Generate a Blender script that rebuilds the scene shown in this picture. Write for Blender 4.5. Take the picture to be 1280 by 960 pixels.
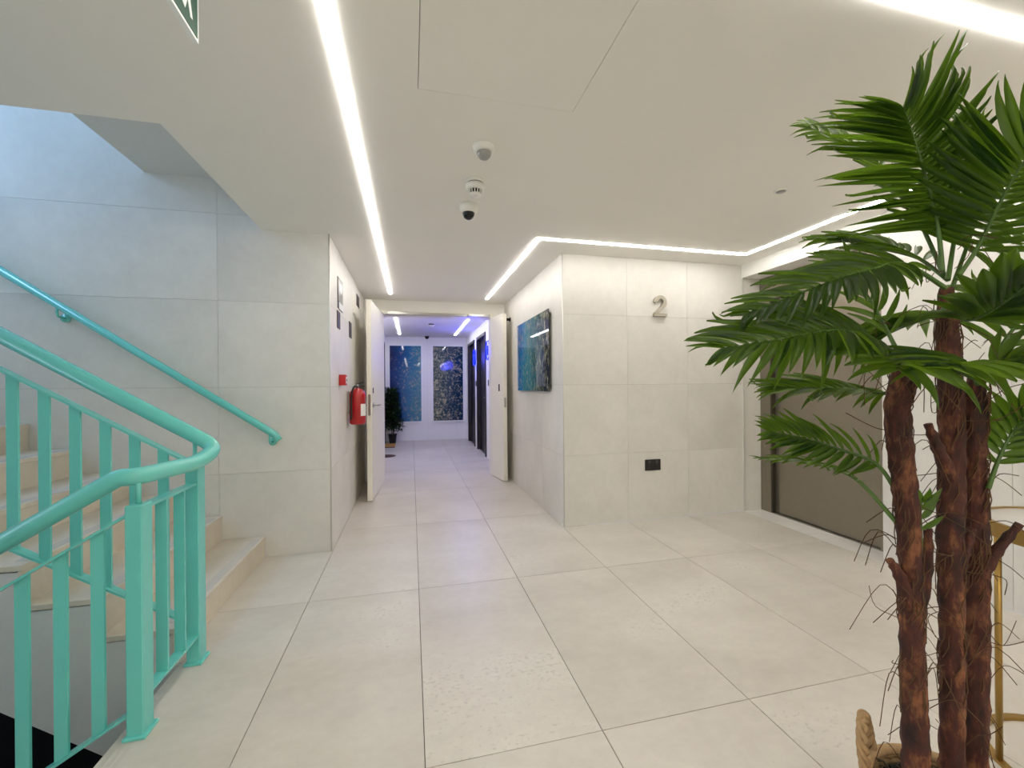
import bpy, bmesh, math, random
from mathutils import Vector, Matrix

for o in list(bpy.data.objects):
    bpy.data.objects.remove(o, do_unlink=True)
scene = bpy.context.scene
COL = scene.collection
rnd = random.Random(7)

# ------------------------------------------------------------------ camera
YAW, ROLL, CAM_Z = 0.2346, -0.0081, 1.192
cam_data = bpy.data.cameras.new('camera')
cam_data.sensor_fit = 'HORIZONTAL'
cam_data.sensor_width = 36.0
cam_data.lens = 525.7 * 36.0 / 1280.0
cam_data.shift_y = 2.82 / 1280.0
cam_data.clip_start = 0.02
cam = bpy.data.objects.new('camera', cam_data)
COL.objects.link(cam)
cam.matrix_world = (Matrix.Translation((0, 0, CAM_Z)) @ Matrix.Rotation(-YAW, 4, 'Z')
                    @ Matrix.Rotation(math.pi / 2, 4, 'X') @ Matrix.Rotation(ROLL, 4, 'Z'))
scene.camera = cam

# ------------------------------------------------------------------ world, daylight, exposure
world = bpy.data.worlds.new('sky')
scene.world = world
world.use_nodes = True
bg = world.node_tree.nodes['Background']
bg.inputs[0].default_value = (0.55, 0.72, 1.0, 1)
bg.inputs[1].default_value = 1.0
LED_STRENGTH = 26.0
WINDOW_POWER = 60.0
# daylight coming through the stairwell window
wl = bpy.data.lights.new('stair_window_daylight', 'AREA')
wl.shape = 'RECTANGLE'; wl.size = 1.0; wl.size_y = 1.9
wl.energy = WINDOW_POWER; wl.color = (0.36, 0.60, 1.0)
wo = bpy.data.objects.new('stair_window_daylight', wl)
COL.objects.link(wo)
wo.location = (-4.16, 2.70, 3.65)
wo.rotation_euler = (0, math.radians(-90), 0)
# fill light added at an unseen lower window to brighten the stair side
wl2 = bpy.data.lights.new('landing_fill_light', 'AREA')
wl2.shape = 'RECTANGLE'; wl2.size = 1.9; wl2.size_y = 1.0
wl2.energy = 9.0; wl2.color = (0.72, 0.84, 1.0)
wo2 = bpy.data.objects.new('landing_fill_light', wl2)
COL.objects.link(wo2)
wo2.location = (-4.25, 1.25, 1.15)
wo2.rotation_euler = (0, math.radians(-90), 0)
scene.view_settings.view_transform = 'Standard'
scene.view_settings.look = 'None'
scene.view_settings.gamma = 1.0
scene.view_settings.use_curve_mapping = False
scene.view_settings.exposure = 0.18
scene.cycles.diffuse_bounces = 8
scene.cycles.max_bounces = 12

H = 2.31            # ceiling height
TOP = 5.0           # roof of the stairwell
LOW = -1.6          # lower landing

# ------------------------------------------------------------------ materials
def srgb(r, g, b):
    f = lambda c: c / 12.92 if c <= 0.04045 else ((c + 0.055) / 1.055) ** 2.4
    return (f(r / 255), f(g / 255), f(b / 255), 1)

def new_mat(name):
    m = bpy.data.materials.new(name)
    m.use_nodes = True
    nt = m.node_tree
    return m, nt, nt.nodes['Principled BSDF']

def N(nt, kind, **kw):
    n = nt.nodes.new(kind)
    for k, v in kw.items():
        setattr(n, k, v)
    return n

def plain(name, col, rough=0.5, metal=0.0, vary=0.06, scale=18.0, bump=0.0, coat=0.0, spec=0.5, bscale=None):
    m, nt, b = new_mat(name)
    geo = N(nt, 'ShaderNodeNewGeometry')
    nz = N(nt, 'ShaderNodeTexNoise'); nz.inputs['Scale'].default_value = scale; nz.inputs['Detail'].default_value = 4
    nt.links.new(geo.outputs['Position'], nz.inputs['Vector'])
    mx = N(nt, 'ShaderNodeMix', data_type='RGBA')
    mx.inputs[6].default_value = tuple(c * (1 - vary) for c in col[:3]) + (1,)
    mx.inputs[7].default_value = tuple(min(1, c * (1 + vary)) for c in col[:3]) + (1,)
    nt.links.new(nz.outputs['Fac'], mx.inputs[0])
    nt.links.new(mx.outputs[2], b.inputs['Base Color'])
    b.inputs['Roughness'].default_value = rough
    b.inputs['Metallic'].default_value = metal
    b.inputs['Coat Weight'].default_value = coat
    b.inputs['Specular IOR Level'].default_value = spec
    if bump:
        n2 = N(nt, 'ShaderNodeTexNoise'); n2.inputs['Scale'].default_value = bscale or scale * 8; n2.inputs['Detail'].default_value = 3
        nt.links.new(geo.outputs['Position'], n2.inputs['Vector'])
        bp = N(nt, 'ShaderNodeBump'); bp.inputs['Strength'].default_value = bump; bp.inputs['Distance'].default_value = 0.002
        nt.links.new(n2.outputs['Fac'], bp.inputs['Height'])
        nt.links.new(bp.outputs['Normal'], b.inputs['Normal'])
    return m

def concrete(name, dark, light, rough, blot=1.6, fine=1.0, stretch=(1, 1, 1), vary=0.05, pits=0.0):
    """cement-look porcelain: cloudy blotches, fine streaks, per-tile shade"""
    m, nt, b = new_mat(name)
    geo = N(nt, 'ShaderNodeNewGeometry'); info = N(nt, 'ShaderNodeObjectInfo')
    off = N(nt, 'ShaderNodeVectorMath', operation='SCALE'); off.inputs[0].default_value = (17.0, 31.0, 23.0)
    nt.links.new(info.outputs['Random'], off.inputs['Scale'])
    add = N(nt, 'ShaderNodeVectorMath', operation='ADD')
    nt.links.new(geo.outputs['Position'], add.inputs[0]); nt.links.new(off.outputs[0], add.inputs[1])
    mp = N(nt, 'ShaderNodeMapping'); mp.inputs['Scale'].default_value = stretch
    nt.links.new(add.outputs[0], mp.inputs['Vector'])
    n1 = N(nt, 'ShaderNodeTexNoise'); n1.inputs['Scale'].default_value = blot; n1.inputs['Detail'].default_value = 6; n1.inputs['Roughness'].default_value = 0.62
    n2 = N(nt, 'ShaderNodeTexNoise'); n2.inputs['Scale'].default_value = 26 * fine; n2.inputs['Detail'].default_value = 5; n2.inputs['Roughness'].default_value = 0.7
    nt.links.new(mp.outputs[0], n1.inputs['Vector']); nt.links.new(mp.outputs[0], n2.inputs['Vector'])
    r1 = N(nt, 'ShaderNodeMapRange'); r1.inputs['From Min'].default_value = 0.3; r1.inputs['From Max'].default_value = 0.7
    nt.links.new(n1.outputs['Fac'], r1.inputs['Value'])
    ml = N(nt, 'ShaderNodeMath', operation='MULTIPLY_ADD'); ml.inputs[1].default_value = 0.5; 
    nt.links.new(n2.outputs['Fac'], ml.inputs[0])
    m2 = N(nt, 'ShaderNodeMath', operation='MULTIPLY'); m2.inputs[1].default_value = 0.6
    nt.links.new(r1.outputs[0], m2.inputs[0]); nt.links.new(m2.outputs[0], ml.inputs[2])
    mx = N(nt, 'ShaderNodeMix', data_type='RGBA')
    mx.inputs[6].default_value = dark; mx.inputs[7].default_value = light
    nt.links.new(ml.outputs[0], mx.inputs[0])
    br = N(nt, 'ShaderNodeMapRange'); br.inputs['To Min'].default_value = 1 - vary; br.inputs['To Max'].default_value = 1 + vary
    nt.links.new(info.outputs['Random'], br.inputs['Value'])
    sc = N(nt, 'ShaderNodeVectorMath', operation='SCALE')
    nt.links.new(mx.outputs[2], sc.inputs[0]); nt.links.new(br.outputs[0], sc.inputs['Scale'])
    col = sc.outputs[0]
    if pits:
        v = N(nt, 'ShaderNodeTexNoise'); v.inputs['Scale'].default_value = 60; v.inputs['Detail'].default_value = 2
        nt.links.new(mp.outputs[0], v.inputs['Vector'])
        g = N(nt, 'ShaderNodeMath', operation='MULTIPLY'); nt.links.new(v.outputs['Fac'], g.inputs[0]); nt.links.new(n1.outputs['Fac'], g.inputs[1])
        rr = N(nt, 'ShaderNodeMapRange'); rr.inputs['From Min'].default_value = 0.36; rr.inputs['From Max'].default_value = 0.44
        rr.inputs['To Min'].default_value = 0.0; rr.inputs['To Max'].default_value = pits
        nt.links.new(g.outputs[0], rr.inputs['Value'])
        m3 = N(nt, 'ShaderNodeMix', data_type='RGBA'); m3.inputs[7].default_value = tuple(c * 0.6 for c in dark[:3]) + (1,)
        nt.links.new(rr.outputs[0], m3.inputs[0]); nt.links.new(col, m3.inputs[6]); col = m3.outputs[2]
    nt.links.new(col, b.inputs['Base Color'])
    b.inputs['Roughness'].default_value = rough
    bp = N(nt, 'ShaderNodeBump'); bp.inputs['Strength'].default_value = 0.06; bp.inputs['Distance'].default_value = 0.002
    nt.links.new(n2.outputs['Fac'], bp.inputs['Height']); nt.links.new(bp.outputs['Normal'], b.inputs['Normal'])
    return m

def emitter(name, col, strength):
    m, nt, b = new_mat(name)
    b.inputs['Base Color'].default_value = (0.8, 0.8, 0.8, 1)
    b.inputs['Emission Color'].default_value = col
    b.inputs['Emission Strength'].default_value = strength
    return m

def leaf_material(name, c1, c2, trans):
    m, nt, b = new_mat(name)
    info = N(nt, 'ShaderNodeObjectInfo'); geo = N(nt, 'ShaderNodeNewGeometry')
    nz = N(nt, 'ShaderNodeTexNoise'); nz.inputs['Scale'].default_value = 9
    nt.links.new(geo.outputs['Position'], nz.inputs['Vector'])
    ad = N(nt, 'ShaderNodeMath', operation='MULTIPLY_ADD'); ad.inputs[1].default_value = 0.4
    nt.links.new(info.outputs['Random'], ad.inputs[0]); 
    ml = N(nt, 'ShaderNodeMath', operation='MULTIPLY'); ml.inputs[1].default_value = 0.6
    nt.links.new(nz.outputs['Fac'], ml.inputs[0]); nt.links.new(ml.outputs[0], ad.inputs[2])
    mx = N(nt, 'ShaderNodeMix', data_type='RGBA'); mx.inputs[6].default_value = c1; mx.inputs[7].default_value = c2
    nt.links.new(ad.outputs[0], mx.inputs[0]); nt.links.new(mx.outputs[2], b.inputs['Base Color'])
    b.inputs['Roughness'].default_value = 0.33
    b.inputs['Specular IOR Level'].default_value = 0.35
    t = N(nt, 'ShaderNodeBsdfTranslucent'); t.inputs[0].default_value = trans
    ms = N(nt, 'ShaderNodeMixShader'); ms.inputs[0].default_value = 0.34
    out = nt.nodes['Material Output']
    nt.links.new(b.outputs[0], ms.inputs[1]); nt.links.new(t.outputs[0], ms.inputs[2]); nt.links.new(ms.outputs[0], out.inputs['Surface'])
    return m

def art_material(name, ax, lo, hi, seed, stops, detail_scale, grain, stretch=(1, 1, 1), cream=0.55):
    """abstract aerial-sea print: a teal to blue ground broken by cream speckle"""
    m, nt, b = new_mat(name)
    geo = N(nt, 'ShaderNodeNewGeometry')
    sep = N(nt, 'ShaderNodeSeparateXYZ'); nt.links.new(geo.outputs['Position'], sep.inputs[0])
    mp = N(nt, 'ShaderNodeMapping'); mp.inputs['Scale'].default_value = stretch; mp.inputs['Location'].default_value = (seed, seed * 2, seed * 3)
    nt.links.new(geo.outputs['Position'], mp.inputs['Vector'])
    big = N(nt, 'ShaderNodeTexNoise'); big.inputs['Scale'].default_value = 2.2; big.inputs['Detail'].default_value = 5
    fin = N(nt, 'ShaderNodeTexNoise'); fin.inputs['Scale'].default_value = detail_scale; fin.inputs['Detail'].default_value = 6; fin.inputs['Roughness'].default_value = 0.75; fin.inputs['Distortion'].default_value = 1.2
    nt.links.new(mp.outputs[0], big.inputs['Vector']); nt.links.new(mp.outputs[0], fin.inputs['Vector'])
    g = N(nt, 'ShaderNodeMapRange'); g.inputs['From Min'].default_value = lo; g.inputs['From Max'].default_value = hi
    nt.links.new(sep.outputs[ax], g.inputs['Value'])
    a = N(nt, 'ShaderNodeMath', operation='MULTIPLY_ADD'); a.inputs[1].default_value = 0.55
    s = N(nt, 'ShaderNodeMath', operation='SUBTRACT'); s.inputs[1].default_value = 0.5
    nt.links.new(big.outputs['Fac'], s.inputs[0]); nt.links.new(s.outputs[0], a.inputs[0]); nt.links.new(g.outputs[0], a.inputs[2])
    ramp = N(nt, 'ShaderNodeValToRGB')
    while len(ramp.color_ramp.elements) < len(stops):
        ramp.color_ramp.elements.new(0.5)
    for e, (p, c) in zip(ramp.color_ramp.elements, stops):
        e.position = p; e.color = c
    nt.links.new(a.outputs[0], ramp.inputs[0])
    # speckle grows with the gradient
    k = N(nt, 'ShaderNodeMath', operation='MULTIPLY_ADD'); k.inputs[1].default_value = grain
    nt.links.new(a.outputs[0], k.inputs[0]); nt.links.new(fin.outputs['Fac'], k.inputs[2])
    rr = N(nt, 'ShaderNodeMapRange'); rr.inputs['From Min'].default_value = cream; rr.inputs['From Max'].default_value = cream + 0.13
    nt.links.new(k.outputs[0], rr.inputs['Value'])
    mx = N(nt, 'ShaderNodeMix', data_type='RGBA'); mx.inputs[7].default_value = srgb(196, 190, 160)
    nt.links.new(rr.outputs[0], mx.inputs[0]); nt.links.new(ramp.outputs[0], mx.inputs[6])
    dk = N(nt, 'ShaderNodeMapRange'); dk.inputs['From Min'].default_value = 0.40; dk.inputs['From Max'].default_value = 0.30
    nt.links.new(fin.outputs['Fac'], dk.inputs['Value'])
    m2 = N(nt, 'ShaderNodeMix', data_type='RGBA'); m2.inputs[7].default_value = srgb(8, 26, 44)
    nt.links.new(dk.outputs[0], m2.inputs[0]); nt.links.new(mx.outputs[2], m2.inputs[6])
    ink = N(nt, 'ShaderNodeVectorMath', operation='SCALE'); ink.inputs['Scale'].default_value = 0.85
    nt.links.new(m2.outputs[2], ink.inputs[0]); nt.links.new(ink.outputs[0], b.inputs['Base Color'])
    b.inputs['Roughness'].default_value = 0.04
    b.inputs['Specular IOR Level'].default_value = 0.35
    return m

def bark_material():
    m, nt, b = new_mat('reddish_brown_bark')
    geo = N(nt, 'ShaderNodeNewGeometry')
    mp = N(nt, 'ShaderNodeMapping'); mp.inputs['Scale'].default_value = (1, 1, 0.35)
    nt.links.new(geo.outputs['Position'], mp.inputs['Vector'])
    n1 = N(nt, 'ShaderNodeTexNoise'); n1.inputs['Scale'].default_value = 60; n1.inputs['Detail'].default_value = 6; n1.inputs['Roughness'].default_value = 0.7
    n2 = N(nt, 'ShaderNodeTexNoise'); n2.inputs['Scale'].default_value = 14; n2.inputs['Detail'].default_value = 3
    nt.links.new(mp.outputs[0], n1.inputs['Vector']); nt.links.new(geo.outputs['Position'], n2.inputs['Vector'])
    ad = N(nt, 'ShaderNodeMath', operation='ADD'); nt.links.new(n1.outputs['Fac'], ad.inputs[0]); nt.links.new(n2.outputs['Fac'], ad.inputs[1])
    r = N(nt, 'ShaderNodeValToRGB'); nt.links.new(ad.outputs[0], r.inputs[0])
    mr = N(nt, 'ShaderNodeMapRange'); mr.inputs['From Min'].default_value = 0.7; mr.inputs['From Max'].default_value = 1.35
    nt.links.new(ad.outputs[0], mr.inputs['Value']); nt.links.new(mr.outputs[0], r.inputs[0])
    e = r.color_ramp.elements
    e[0].position = 0.0; e[0].color = srgb(22, 11, 8)
    e[1].position = 1.0; e[1].color = srgb(150, 98, 58)
    x = e.new(0.5); x.color = srgb(74, 34, 22)
    nt.links.new(r.outputs[0], b.inputs['Base Color'])
    b.inputs['Roughness'].default_value = 0.8
    bp = N(nt, 'ShaderNodeBump'); bp.inputs['Strength'].default_value = 0.9; bp.inputs['Distance'].default_value = 0.004
    nt.links.new(n1.outputs['Fac'], bp.inputs['Height']); nt.links.new(bp.outputs['Normal'], b.inputs['Normal'])
    return m

M = {}
M['floor'] = concrete('cement_floor_tile', srgb(184, 177, 165), srgb(219, 213, 202), 0.36, blot=1.5, fine=0.9, stretch=(0.8, 1.2, 1), vary=0.03, pits=0.28)
M['grout'] = plain('floor_grout', srgb(104, 98, 88), 0.9)
M['wall'] = concrete('cement_wall_tile', srgb(205, 202, 194), srgb(232, 229, 222), 0.48, blot=1.8, fine=0.8, stretch=(1, 1, 0.9), vary=0.02)
M['wallgrout'] = plain('wall_grout', srgb(176, 172, 163), 0.9)
M['step'] = concrete('stone_step', srgb(190, 180, 162), srgb(224, 214, 197), 0.42, blot=3.0, fine=1.3, vary=0.03)
M['stepstrip'] = plain('step_grip_strip', srgb(198, 192, 183), 0.85, bump=0.4)
M['ceiling'] = plain('ceiling_paint', srgb(240, 238, 232), 0.9, vary=0.015, scale=3)
M['plaster'] = plain('grey_plaster', srgb(214, 214, 210), 0.9, vary=0.05, scale=60, bump=0.3)
M['white'] = plain('white_paint', srgb(240, 239, 234), 0.7, vary=0.015, scale=4)
M['trim'] = plain('pale_metal_trim', srgb(214, 212, 205), 0.35, metal=0.3, vary=0.02)
M['dark'] = plain('near_black', srgb(14, 14, 14), 0.95, vary=0.2)  # single near-black colour shared by lower walls, floor and hidden backs
M['teal'] = plain('turquoise_gloss_paint', srgb(106, 203, 192), 0.27, vary=0.04, scale=8, coat=0.4)
M['door'] = plain('cream_door_paint', srgb(236, 232, 220), 0.45, vary=0.015, scale=3)
M['steel'] = plain('brushed_steel', srgb(172, 170, 164), 0.32, metal=1.0, vary=0.05, scale=30)
M['digit'] = plain('satin_digit_metal', srgb(176, 170, 154), 0.4, metal=0.5, vary=0.05, scale=30)
M['bronze'] = plain('warm_grey_lift_steel', srgb(150, 142, 128), 0.38, metal=0.85, vary=0.05, scale=25, bump=0.15, bscale=160)
M['bronzedk'] = plain('dark_lift_steel', srgb(84, 77, 66), 0.42, metal=0.7, vary=0.05, scale=25)
M['black'] = plain('black_plastic', srgb(18, 17, 16), 0.4, vary=0.1)
M['blackgloss'] = plain('black_gloss_dome', srgb(8, 8, 9), 0.08, vary=0.1)
M['whiteplastic'] = plain('white_plastic', srgb(226, 225, 218), 0.4, vary=0.01)
M['greyplastic'] = plain('grey_lens', srgb(150, 150, 146), 0.3, vary=0.02)
M['darkgrey'] = plain('dark_grey_plastic', srgb(64, 62, 58), 0.5)
M['brownplaque'] = plain('brown_plaque', srgb(74, 60, 56), 0.5)
M['red'] = plain('red_enamel', srgb(176, 16, 22), 0.25, vary=0.05, coat=0.4)
M['redplastic'] = plain('red_plastic', srgb(186, 30, 34), 0.4)
M['paper'] = plain('white_label', srgb(230, 228, 224), 0.6, vary=0.05, scale=120)
M['brown'] = plain('dark_brown_door', srgb(17, 13, 13), 0.45, vary=0.15, scale=12)
M['brownframe'] = plain('dark_door_frame', srgb(40, 35, 36), 0.5)
M['green'] = plain('exit_green', srgb(12, 72, 50), 0.4, vary=0.02)
M['signwhite'] = plain('sign_white', srgb(240, 243, 242), 0.4, vary=0.01)
M['brass'] = plain('brushed_brass', srgb(164, 132, 72), 0.34, metal=0.9, vary=0.06)
M['marble'] = plain('white_table_top', srgb(226, 222, 214), 0.3, vary=0.05, scale=6)
M['oak'] = plain('yellow_wood', srgb(192, 146, 78), 0.5, vary=0.12, scale=20)
M['mat'] = plain('brown_mat', srgb(70, 44, 36), 0.95, vary=0.15, scale=60)
M['soil'] = plain('moss_filler', srgb(66, 58, 40), 0.95, vary=0.5, scale=50, bump=1.0, bscale=80)
M['bark'] = bark_material()
M['fibre'] = plain('dry_fibre', srgb(86, 60, 36), 0.9, vary=0.3, scale=40)
M['wicker'] = plain('seagrass_wicker', srgb(172, 140, 100), 0.85, vary=0.35, scale=70, bump=0.6, bscale=150)
M['stemgreen'] = plain('green_stem', srgb(74, 104, 40), 0.5, vary=0.2, scale=20)
M['leaf'] = leaf_material('palm_leaf', srgb(7, 24, 9), srgb(30, 56, 18), srgb(138, 182, 42))
M['leafdark'] = leaf_material('bush_leaf', srgb(20, 40, 20), srgb(44, 70, 32), srgb(60, 100, 36))
M['led'] = emitter('led_diffuser', (1.0, 0.965, 0.925, 1), LED_STRENGTH)
M['ledfar'] = emitter('far_led_diffuser', (0.95, 0.94, 1.0, 1), LED_STRENGTH * 0.95)
M['neon'] = emitter('blue_neon', (0.0, 0.012, 1.0, 1), 2.6)
M['neon'].node_tree.nodes['Principled BSDF'].inputs['Base Color'].default_value = (0.0, 0.0, 0.25, 1)

def glass_mat():
    m, nt, b = new_mat('window_glass')
    b.inputs['Base Color'].default_value = (0.9, 0.95, 1, 1)
    b.inputs['Transmission Weight'].default_value = 1.0
    b.inputs['Roughness'].default_value = 0.0
    b.inputs['IOR'].default_value = 1.02
    return m
M['glass'] = glass_mat()

# ------------------------------------------------------------------ mesh helpers
class MB:
    """collects shapes; build() links them as one mesh object"""
    def __init__(self):
        self.v = []; self.f = []; self.s = []
    def add(self, vs, fs, smooth=False):
        n = len(self.v)
        self.v += [tuple(p) for p in vs]
        self.f += [tuple(i + n for i in q) for q in fs]
        self.s += [smooth] * len(fs)
        return self
    def box(self, x0, x1, y0, y1, z0, z1):
        vs = [(x, y, z) for z in (z0, z1) for y in (y0, y1) for x in (x0, x1)]
        return self.add(vs, [(0, 2, 3, 1), (4, 5, 7, 6), (0, 1, 5, 4), (2, 6, 7, 3), (0, 4, 6, 2), (1, 3, 7, 5)])
    def rbox(self, x0, x1, y0, y1, z0, z1, r, seg=2):
        bm = bmesh.new()
        bmesh.ops.create_cube(bm, size=1)
        for v in bm.verts:
            v.co = Vector(((x0 + x1) / 2 + v.co.x * (x1 - x0), (y0 + y1) / 2 + v.co.y * (y1 - y0), (z0 + z1) / 2 + v.co.z * (z1 - z0)))
        bmesh.ops.bevel(bm, geom=bm.edges[:], offset=r, segments=seg, profile=0.6, affect='EDGES')
        bm.verts.index_update()
        self.add([v.co.copy() for v in bm.verts], [[v.index for v in f.verts] for f in bm.faces], False)
        bm.free()
        return self
    def prism(self, pts, d0, d1, axis='x'):
        """pts: 2-D outline, extruded along axis from d0 to d1"""
        n = len(pts)
        def p3(a, b, d):
            return {'x': (d, a, b), 'y': (a, d, b), 'z': (a, b, d)}[axis]
        vs = [p3(a, b, d0) for a, b in pts] + [p3(a, b, d1) for a, b in pts]
        fs = [tuple(range(n))[::-1], tuple(range(n, 2 * n))]
        fs += [(i, (i + 1) % n, n + (i + 1) % n, n + i) for i in range(n)]
        return self.add(vs, fs)
    def tube(self, pts, r, seg=12, cap=True, smooth=True):
        pts = [Vector(p) for p in pts]
        rs = r if isinstance(r, (list, tuple)) else [r] * len(pts)
        n = len(pts)
        vs = []; fs = []
        t0 = (pts[1] - pts[0]).normalized()
        ref = Vector((0, 0, 1)) if abs(t0.z) < 0.9 else Vector((1, 0, 0))
        u = t0.cross(ref).normalized()
        for i, p in enumerate(pts):
            t = (pts[min(i + 1, n - 1)] - pts[max(i - 1, 0)]).normalized()
            u = (u - t * u.dot(t)).normalized()
            w = t.cross(u)
            for k in range(seg):
                a = 2 * math.pi * k / seg
                vs.append(p + (u * math.cos(a) + w * math.sin(a)) * rs[i])
        for i in range(n - 1):
            for k in range(seg):
                a, b_ = i * seg + k, i * seg + (k + 1) % seg
                fs.append((a, b_, b_ + seg, a + seg))
        self.add(vs, fs, smooth)
        if cap:
            base = len(self.v) - n * seg
            self.f.append(tuple(base + k for k in range(seg))[::-1]); self.s.append(False)
            self.f.append(tuple(base + (n - 1) * seg + k for k in range(seg))); self.s.append(False)
        return self
    def lathe(self, prof, seg=24, center=(0, 0, 0), axis='z', smooth=True):
        cx, cy, cz = center
        vs = []; fs = []
        for r, h in prof:
            for k in range(seg):
                a = 2 * math.pi * k / seg
                c, s = r * math.cos(a), r * math.sin(a)
                vs.append({'z': (cx + c, cy + s, cz + h), 'x': (cx + h, cy + c, cz + s), 'y': (cx + c, cy + h, cz + s)}[axis])
        for i in range(len(prof) - 1):
            for k in range(seg):
                a, b_ = i * seg + k, i * seg + (k + 1) % seg
                fs.append((a, b_, b_ + seg, a + seg))
        fs.append(tuple(range(seg))[::-1]); fs.append(tuple((len(prof) - 1) * seg + k for k in range(seg)))
        return self.add(vs, fs, smooth)
    def mesh(self, name, mat):
        me = bpy.data.meshes.new(name)
        me.from_pydata(self.v, [], self.f)
        me.polygons.foreach_set('use_smooth', self.s)
        bm = bmesh.new(); bm.from_mesh(me)
        bmesh.ops.recalc_face_normals(bm, faces=bm.faces[:])
        bm.to_mesh(me); bm.free()
        if mat:
            me.materials.append(mat)
        return me
    def build(self, name, mat, parent=None, loc=None):
        """loc: origin of the object; the shapes stay where they are"""
        if loc is not None:
            lx, ly, lz = loc
            self.v = [(x - lx, y - ly, z - lz) for x, y, z in self.v]
        ob = bpy.data.objects.new(name, self.mesh(name, mat))
        COL.objects.link(ob)
        if loc is not None:
            ob.location = loc
        if parent is not None:
            ob.parent = parent
            if loc is not None:
                ob.location = Vector(loc) - Vector(parent.location)
        return ob

def tag(o, label=None, cat=None, group=None, kind=None):
    if label: o['label'] = label
    if cat: o['category'] = cat
    if group: o['group'] = group
    if kind: o['kind'] = kind
    return o

def empty(name, loc):
    o = bpy.data.objects.new(name, None)
    o.empty_display_size = 0.1
    COL.objects.link(o)
    o.location = loc
    return o

def thing(name, loc, label, cat, group=None):
    return tag(empty(name, loc), label, cat, group)

def part(mb, name, mat, root):
    """world-space shapes as a part of a thing placed at root.location"""
    l = Vector(root.location)
    p = root.parent
    while p is not None:
        l += Vector(p.location); p = p.parent
    mb.v = [(x - l.x, y - l.y, z - l.z) for x, y, z in mb.v]
    return mb.build(name, mat, root)

def structure(mb, name, mat, label):
    return tag(mb.build(name, mat), label, kind='structure')

def smooth_path(pts, n=8):
    """Catmull-Rom through points"""
    pts = [Vector(p) for p in pts]
    out = []
    for i in range(len(pts) - 1):
        p0 = pts[max(i - 1, 0)]; p1 = pts[i]; p2 = pts[i + 1]; p3 = pts[min(i + 2, len(pts) - 1)]
        for k in range(n):
            t = k / n
            out.append(0.5 * ((2 * p1) + (p2 - p0) * t + (2 * p0 - 5 * p1 + 4 * p2 - p3) * t * t + (3 * p1 - p0 - 3 * p2 + p3) * t ** 3))
    out.append(pts[-1])
    return out

def round_corners(pts, r, seg=6):
    rs = r if isinstance(r, (list, tuple)) else [r] * len(pts)
    """polyline with filleted corners"""
    pts = [Vector(p) for p in pts]
    out = [pts[0]]
    for i in range(1, len(pts) - 1):
        a, b, c = pts[i - 1], pts[i], pts[i + 1]
        d = min(rs[i], (a - b).length * 0.49, (c - b).length * 0.49)
        p = b + (a - b).normalized() * d; q = b + (c - b).normalized() * d
        for k in range(seg + 1):
            t = k / seg
            out.append(p * (1 - t) ** 2 + b * 2 * t * (1 - t) + q * t * t)
    out.append(pts[-1])
    return out

def cut(lo, hi, lines):
    xs = [lo] + sorted(l for l in lines if lo + 1e-4 < l < hi - 1e-4) + [hi]
    return list(zip(xs[:-1], xs[1:]))

def wall_tiles(parent, axis, face, core, u_rng, z_rng, u_lines, z_lines, gap=0.0009, mat=None):
    """tiles as children of a wall; axis is the wall normal; tiles fill face..core"""
    for u0, u1 in cut(u_rng[0], u_rng[1], u_lines):
        for z0, z1 in cut(z_rng[0], z_rng[1], z_lines):
            m = MB()
            a, b = sorted((face, core))
            if axis == 'y':
                m.box(u0 + gap, u1 - gap, a, b, z0 + gap, z1 - gap); loc = ((u0 + u1) / 2, face, (z0 + z1) / 2)
            else:
                m.box(a, b, u0 + gap, u1 - gap, z0 + gap, z1 - gap); loc = (face, (u0 + u1) / 2, (z0 + z1) / 2)
            m.build('tile', mat or M['wall'], parent, loc)

# ------------------------------------------------------------------ floor
EDGE = -0.985       # edge of the lobby floor at the stairwell
fl = MB()
fl.box(EDGE, 3.04, 0.0, 2.12, -0.25, -0.004)
fl.box(-1.014, 3.04, 2.12, 3.35, -0.56, -0.004)
fl.box(3.04, 3.40, 2.14, 3.35, -0.25, -0.004)
fl.box(-0.78, 1.46, 3.35, 9.80, -0.25, -0.004)
floor = structure(fl, 'floor', M['grout'], 'pale cement-look tiled floor of the lobby and corridor')
structure(MB().box(EDGE, 3.04, -4.5, 0.0, -0.25, 0.0), 'floor_rear', M['floor'], 'pale floor behind the viewer')
REG = [(EDGE, 3.03, 0.0, 2.12), (-1.014, 3.03, 2.12, 3.35), (-0.58, 1.25, 3.35, 9.645)]
X0, Y0 = 0.0327, 1.3431
for i in range(-3, 6):
    for j in range(-4, 8):
        tx0, tx1, ty0, ty1 = X0 + 0.6 * i, X0 + 0.6 * (i + 1), Y0 + 1.2 * j, Y0 + 1.2 * (j + 1)
        g = 0.0016
        m = MB()
        for rx0, rx1, ry0, ry1 in REG:
            a0, a1 = max(tx0 + g, rx0), min(tx1 - g, rx1)
            b0, b1 = max(ty0 + g, ry0), min(ty1 - g, ry1)
            if a1 - a0 > 0.004 and b1 - b0 > 0.004:
                m.box(a0, a1, b0, b1, -0.006, 0.0)
        if m.v:
            m.build('tile', M['floor'], floor, ((tx0 + tx1) / 2, (ty0 + ty1) / 2, 0))
MB().box(-1.0145, -0.9855, 2.112, 2.1195, -0.56, -0.004).build('edge_panel', M['plaster'], floor, (-1.0, 2.116, -0.28))
# pale threshold slabs in front of the lift
for y0, y1 in ((2.142, 2.70), (2.703, 3.348)):
    MB().box(3.032, 3.40, y0, y1, -0.006, 0.001).build('threshold_tile', M['wall'], floor, (3.2, (y0 + y1) / 2, 0))
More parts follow.
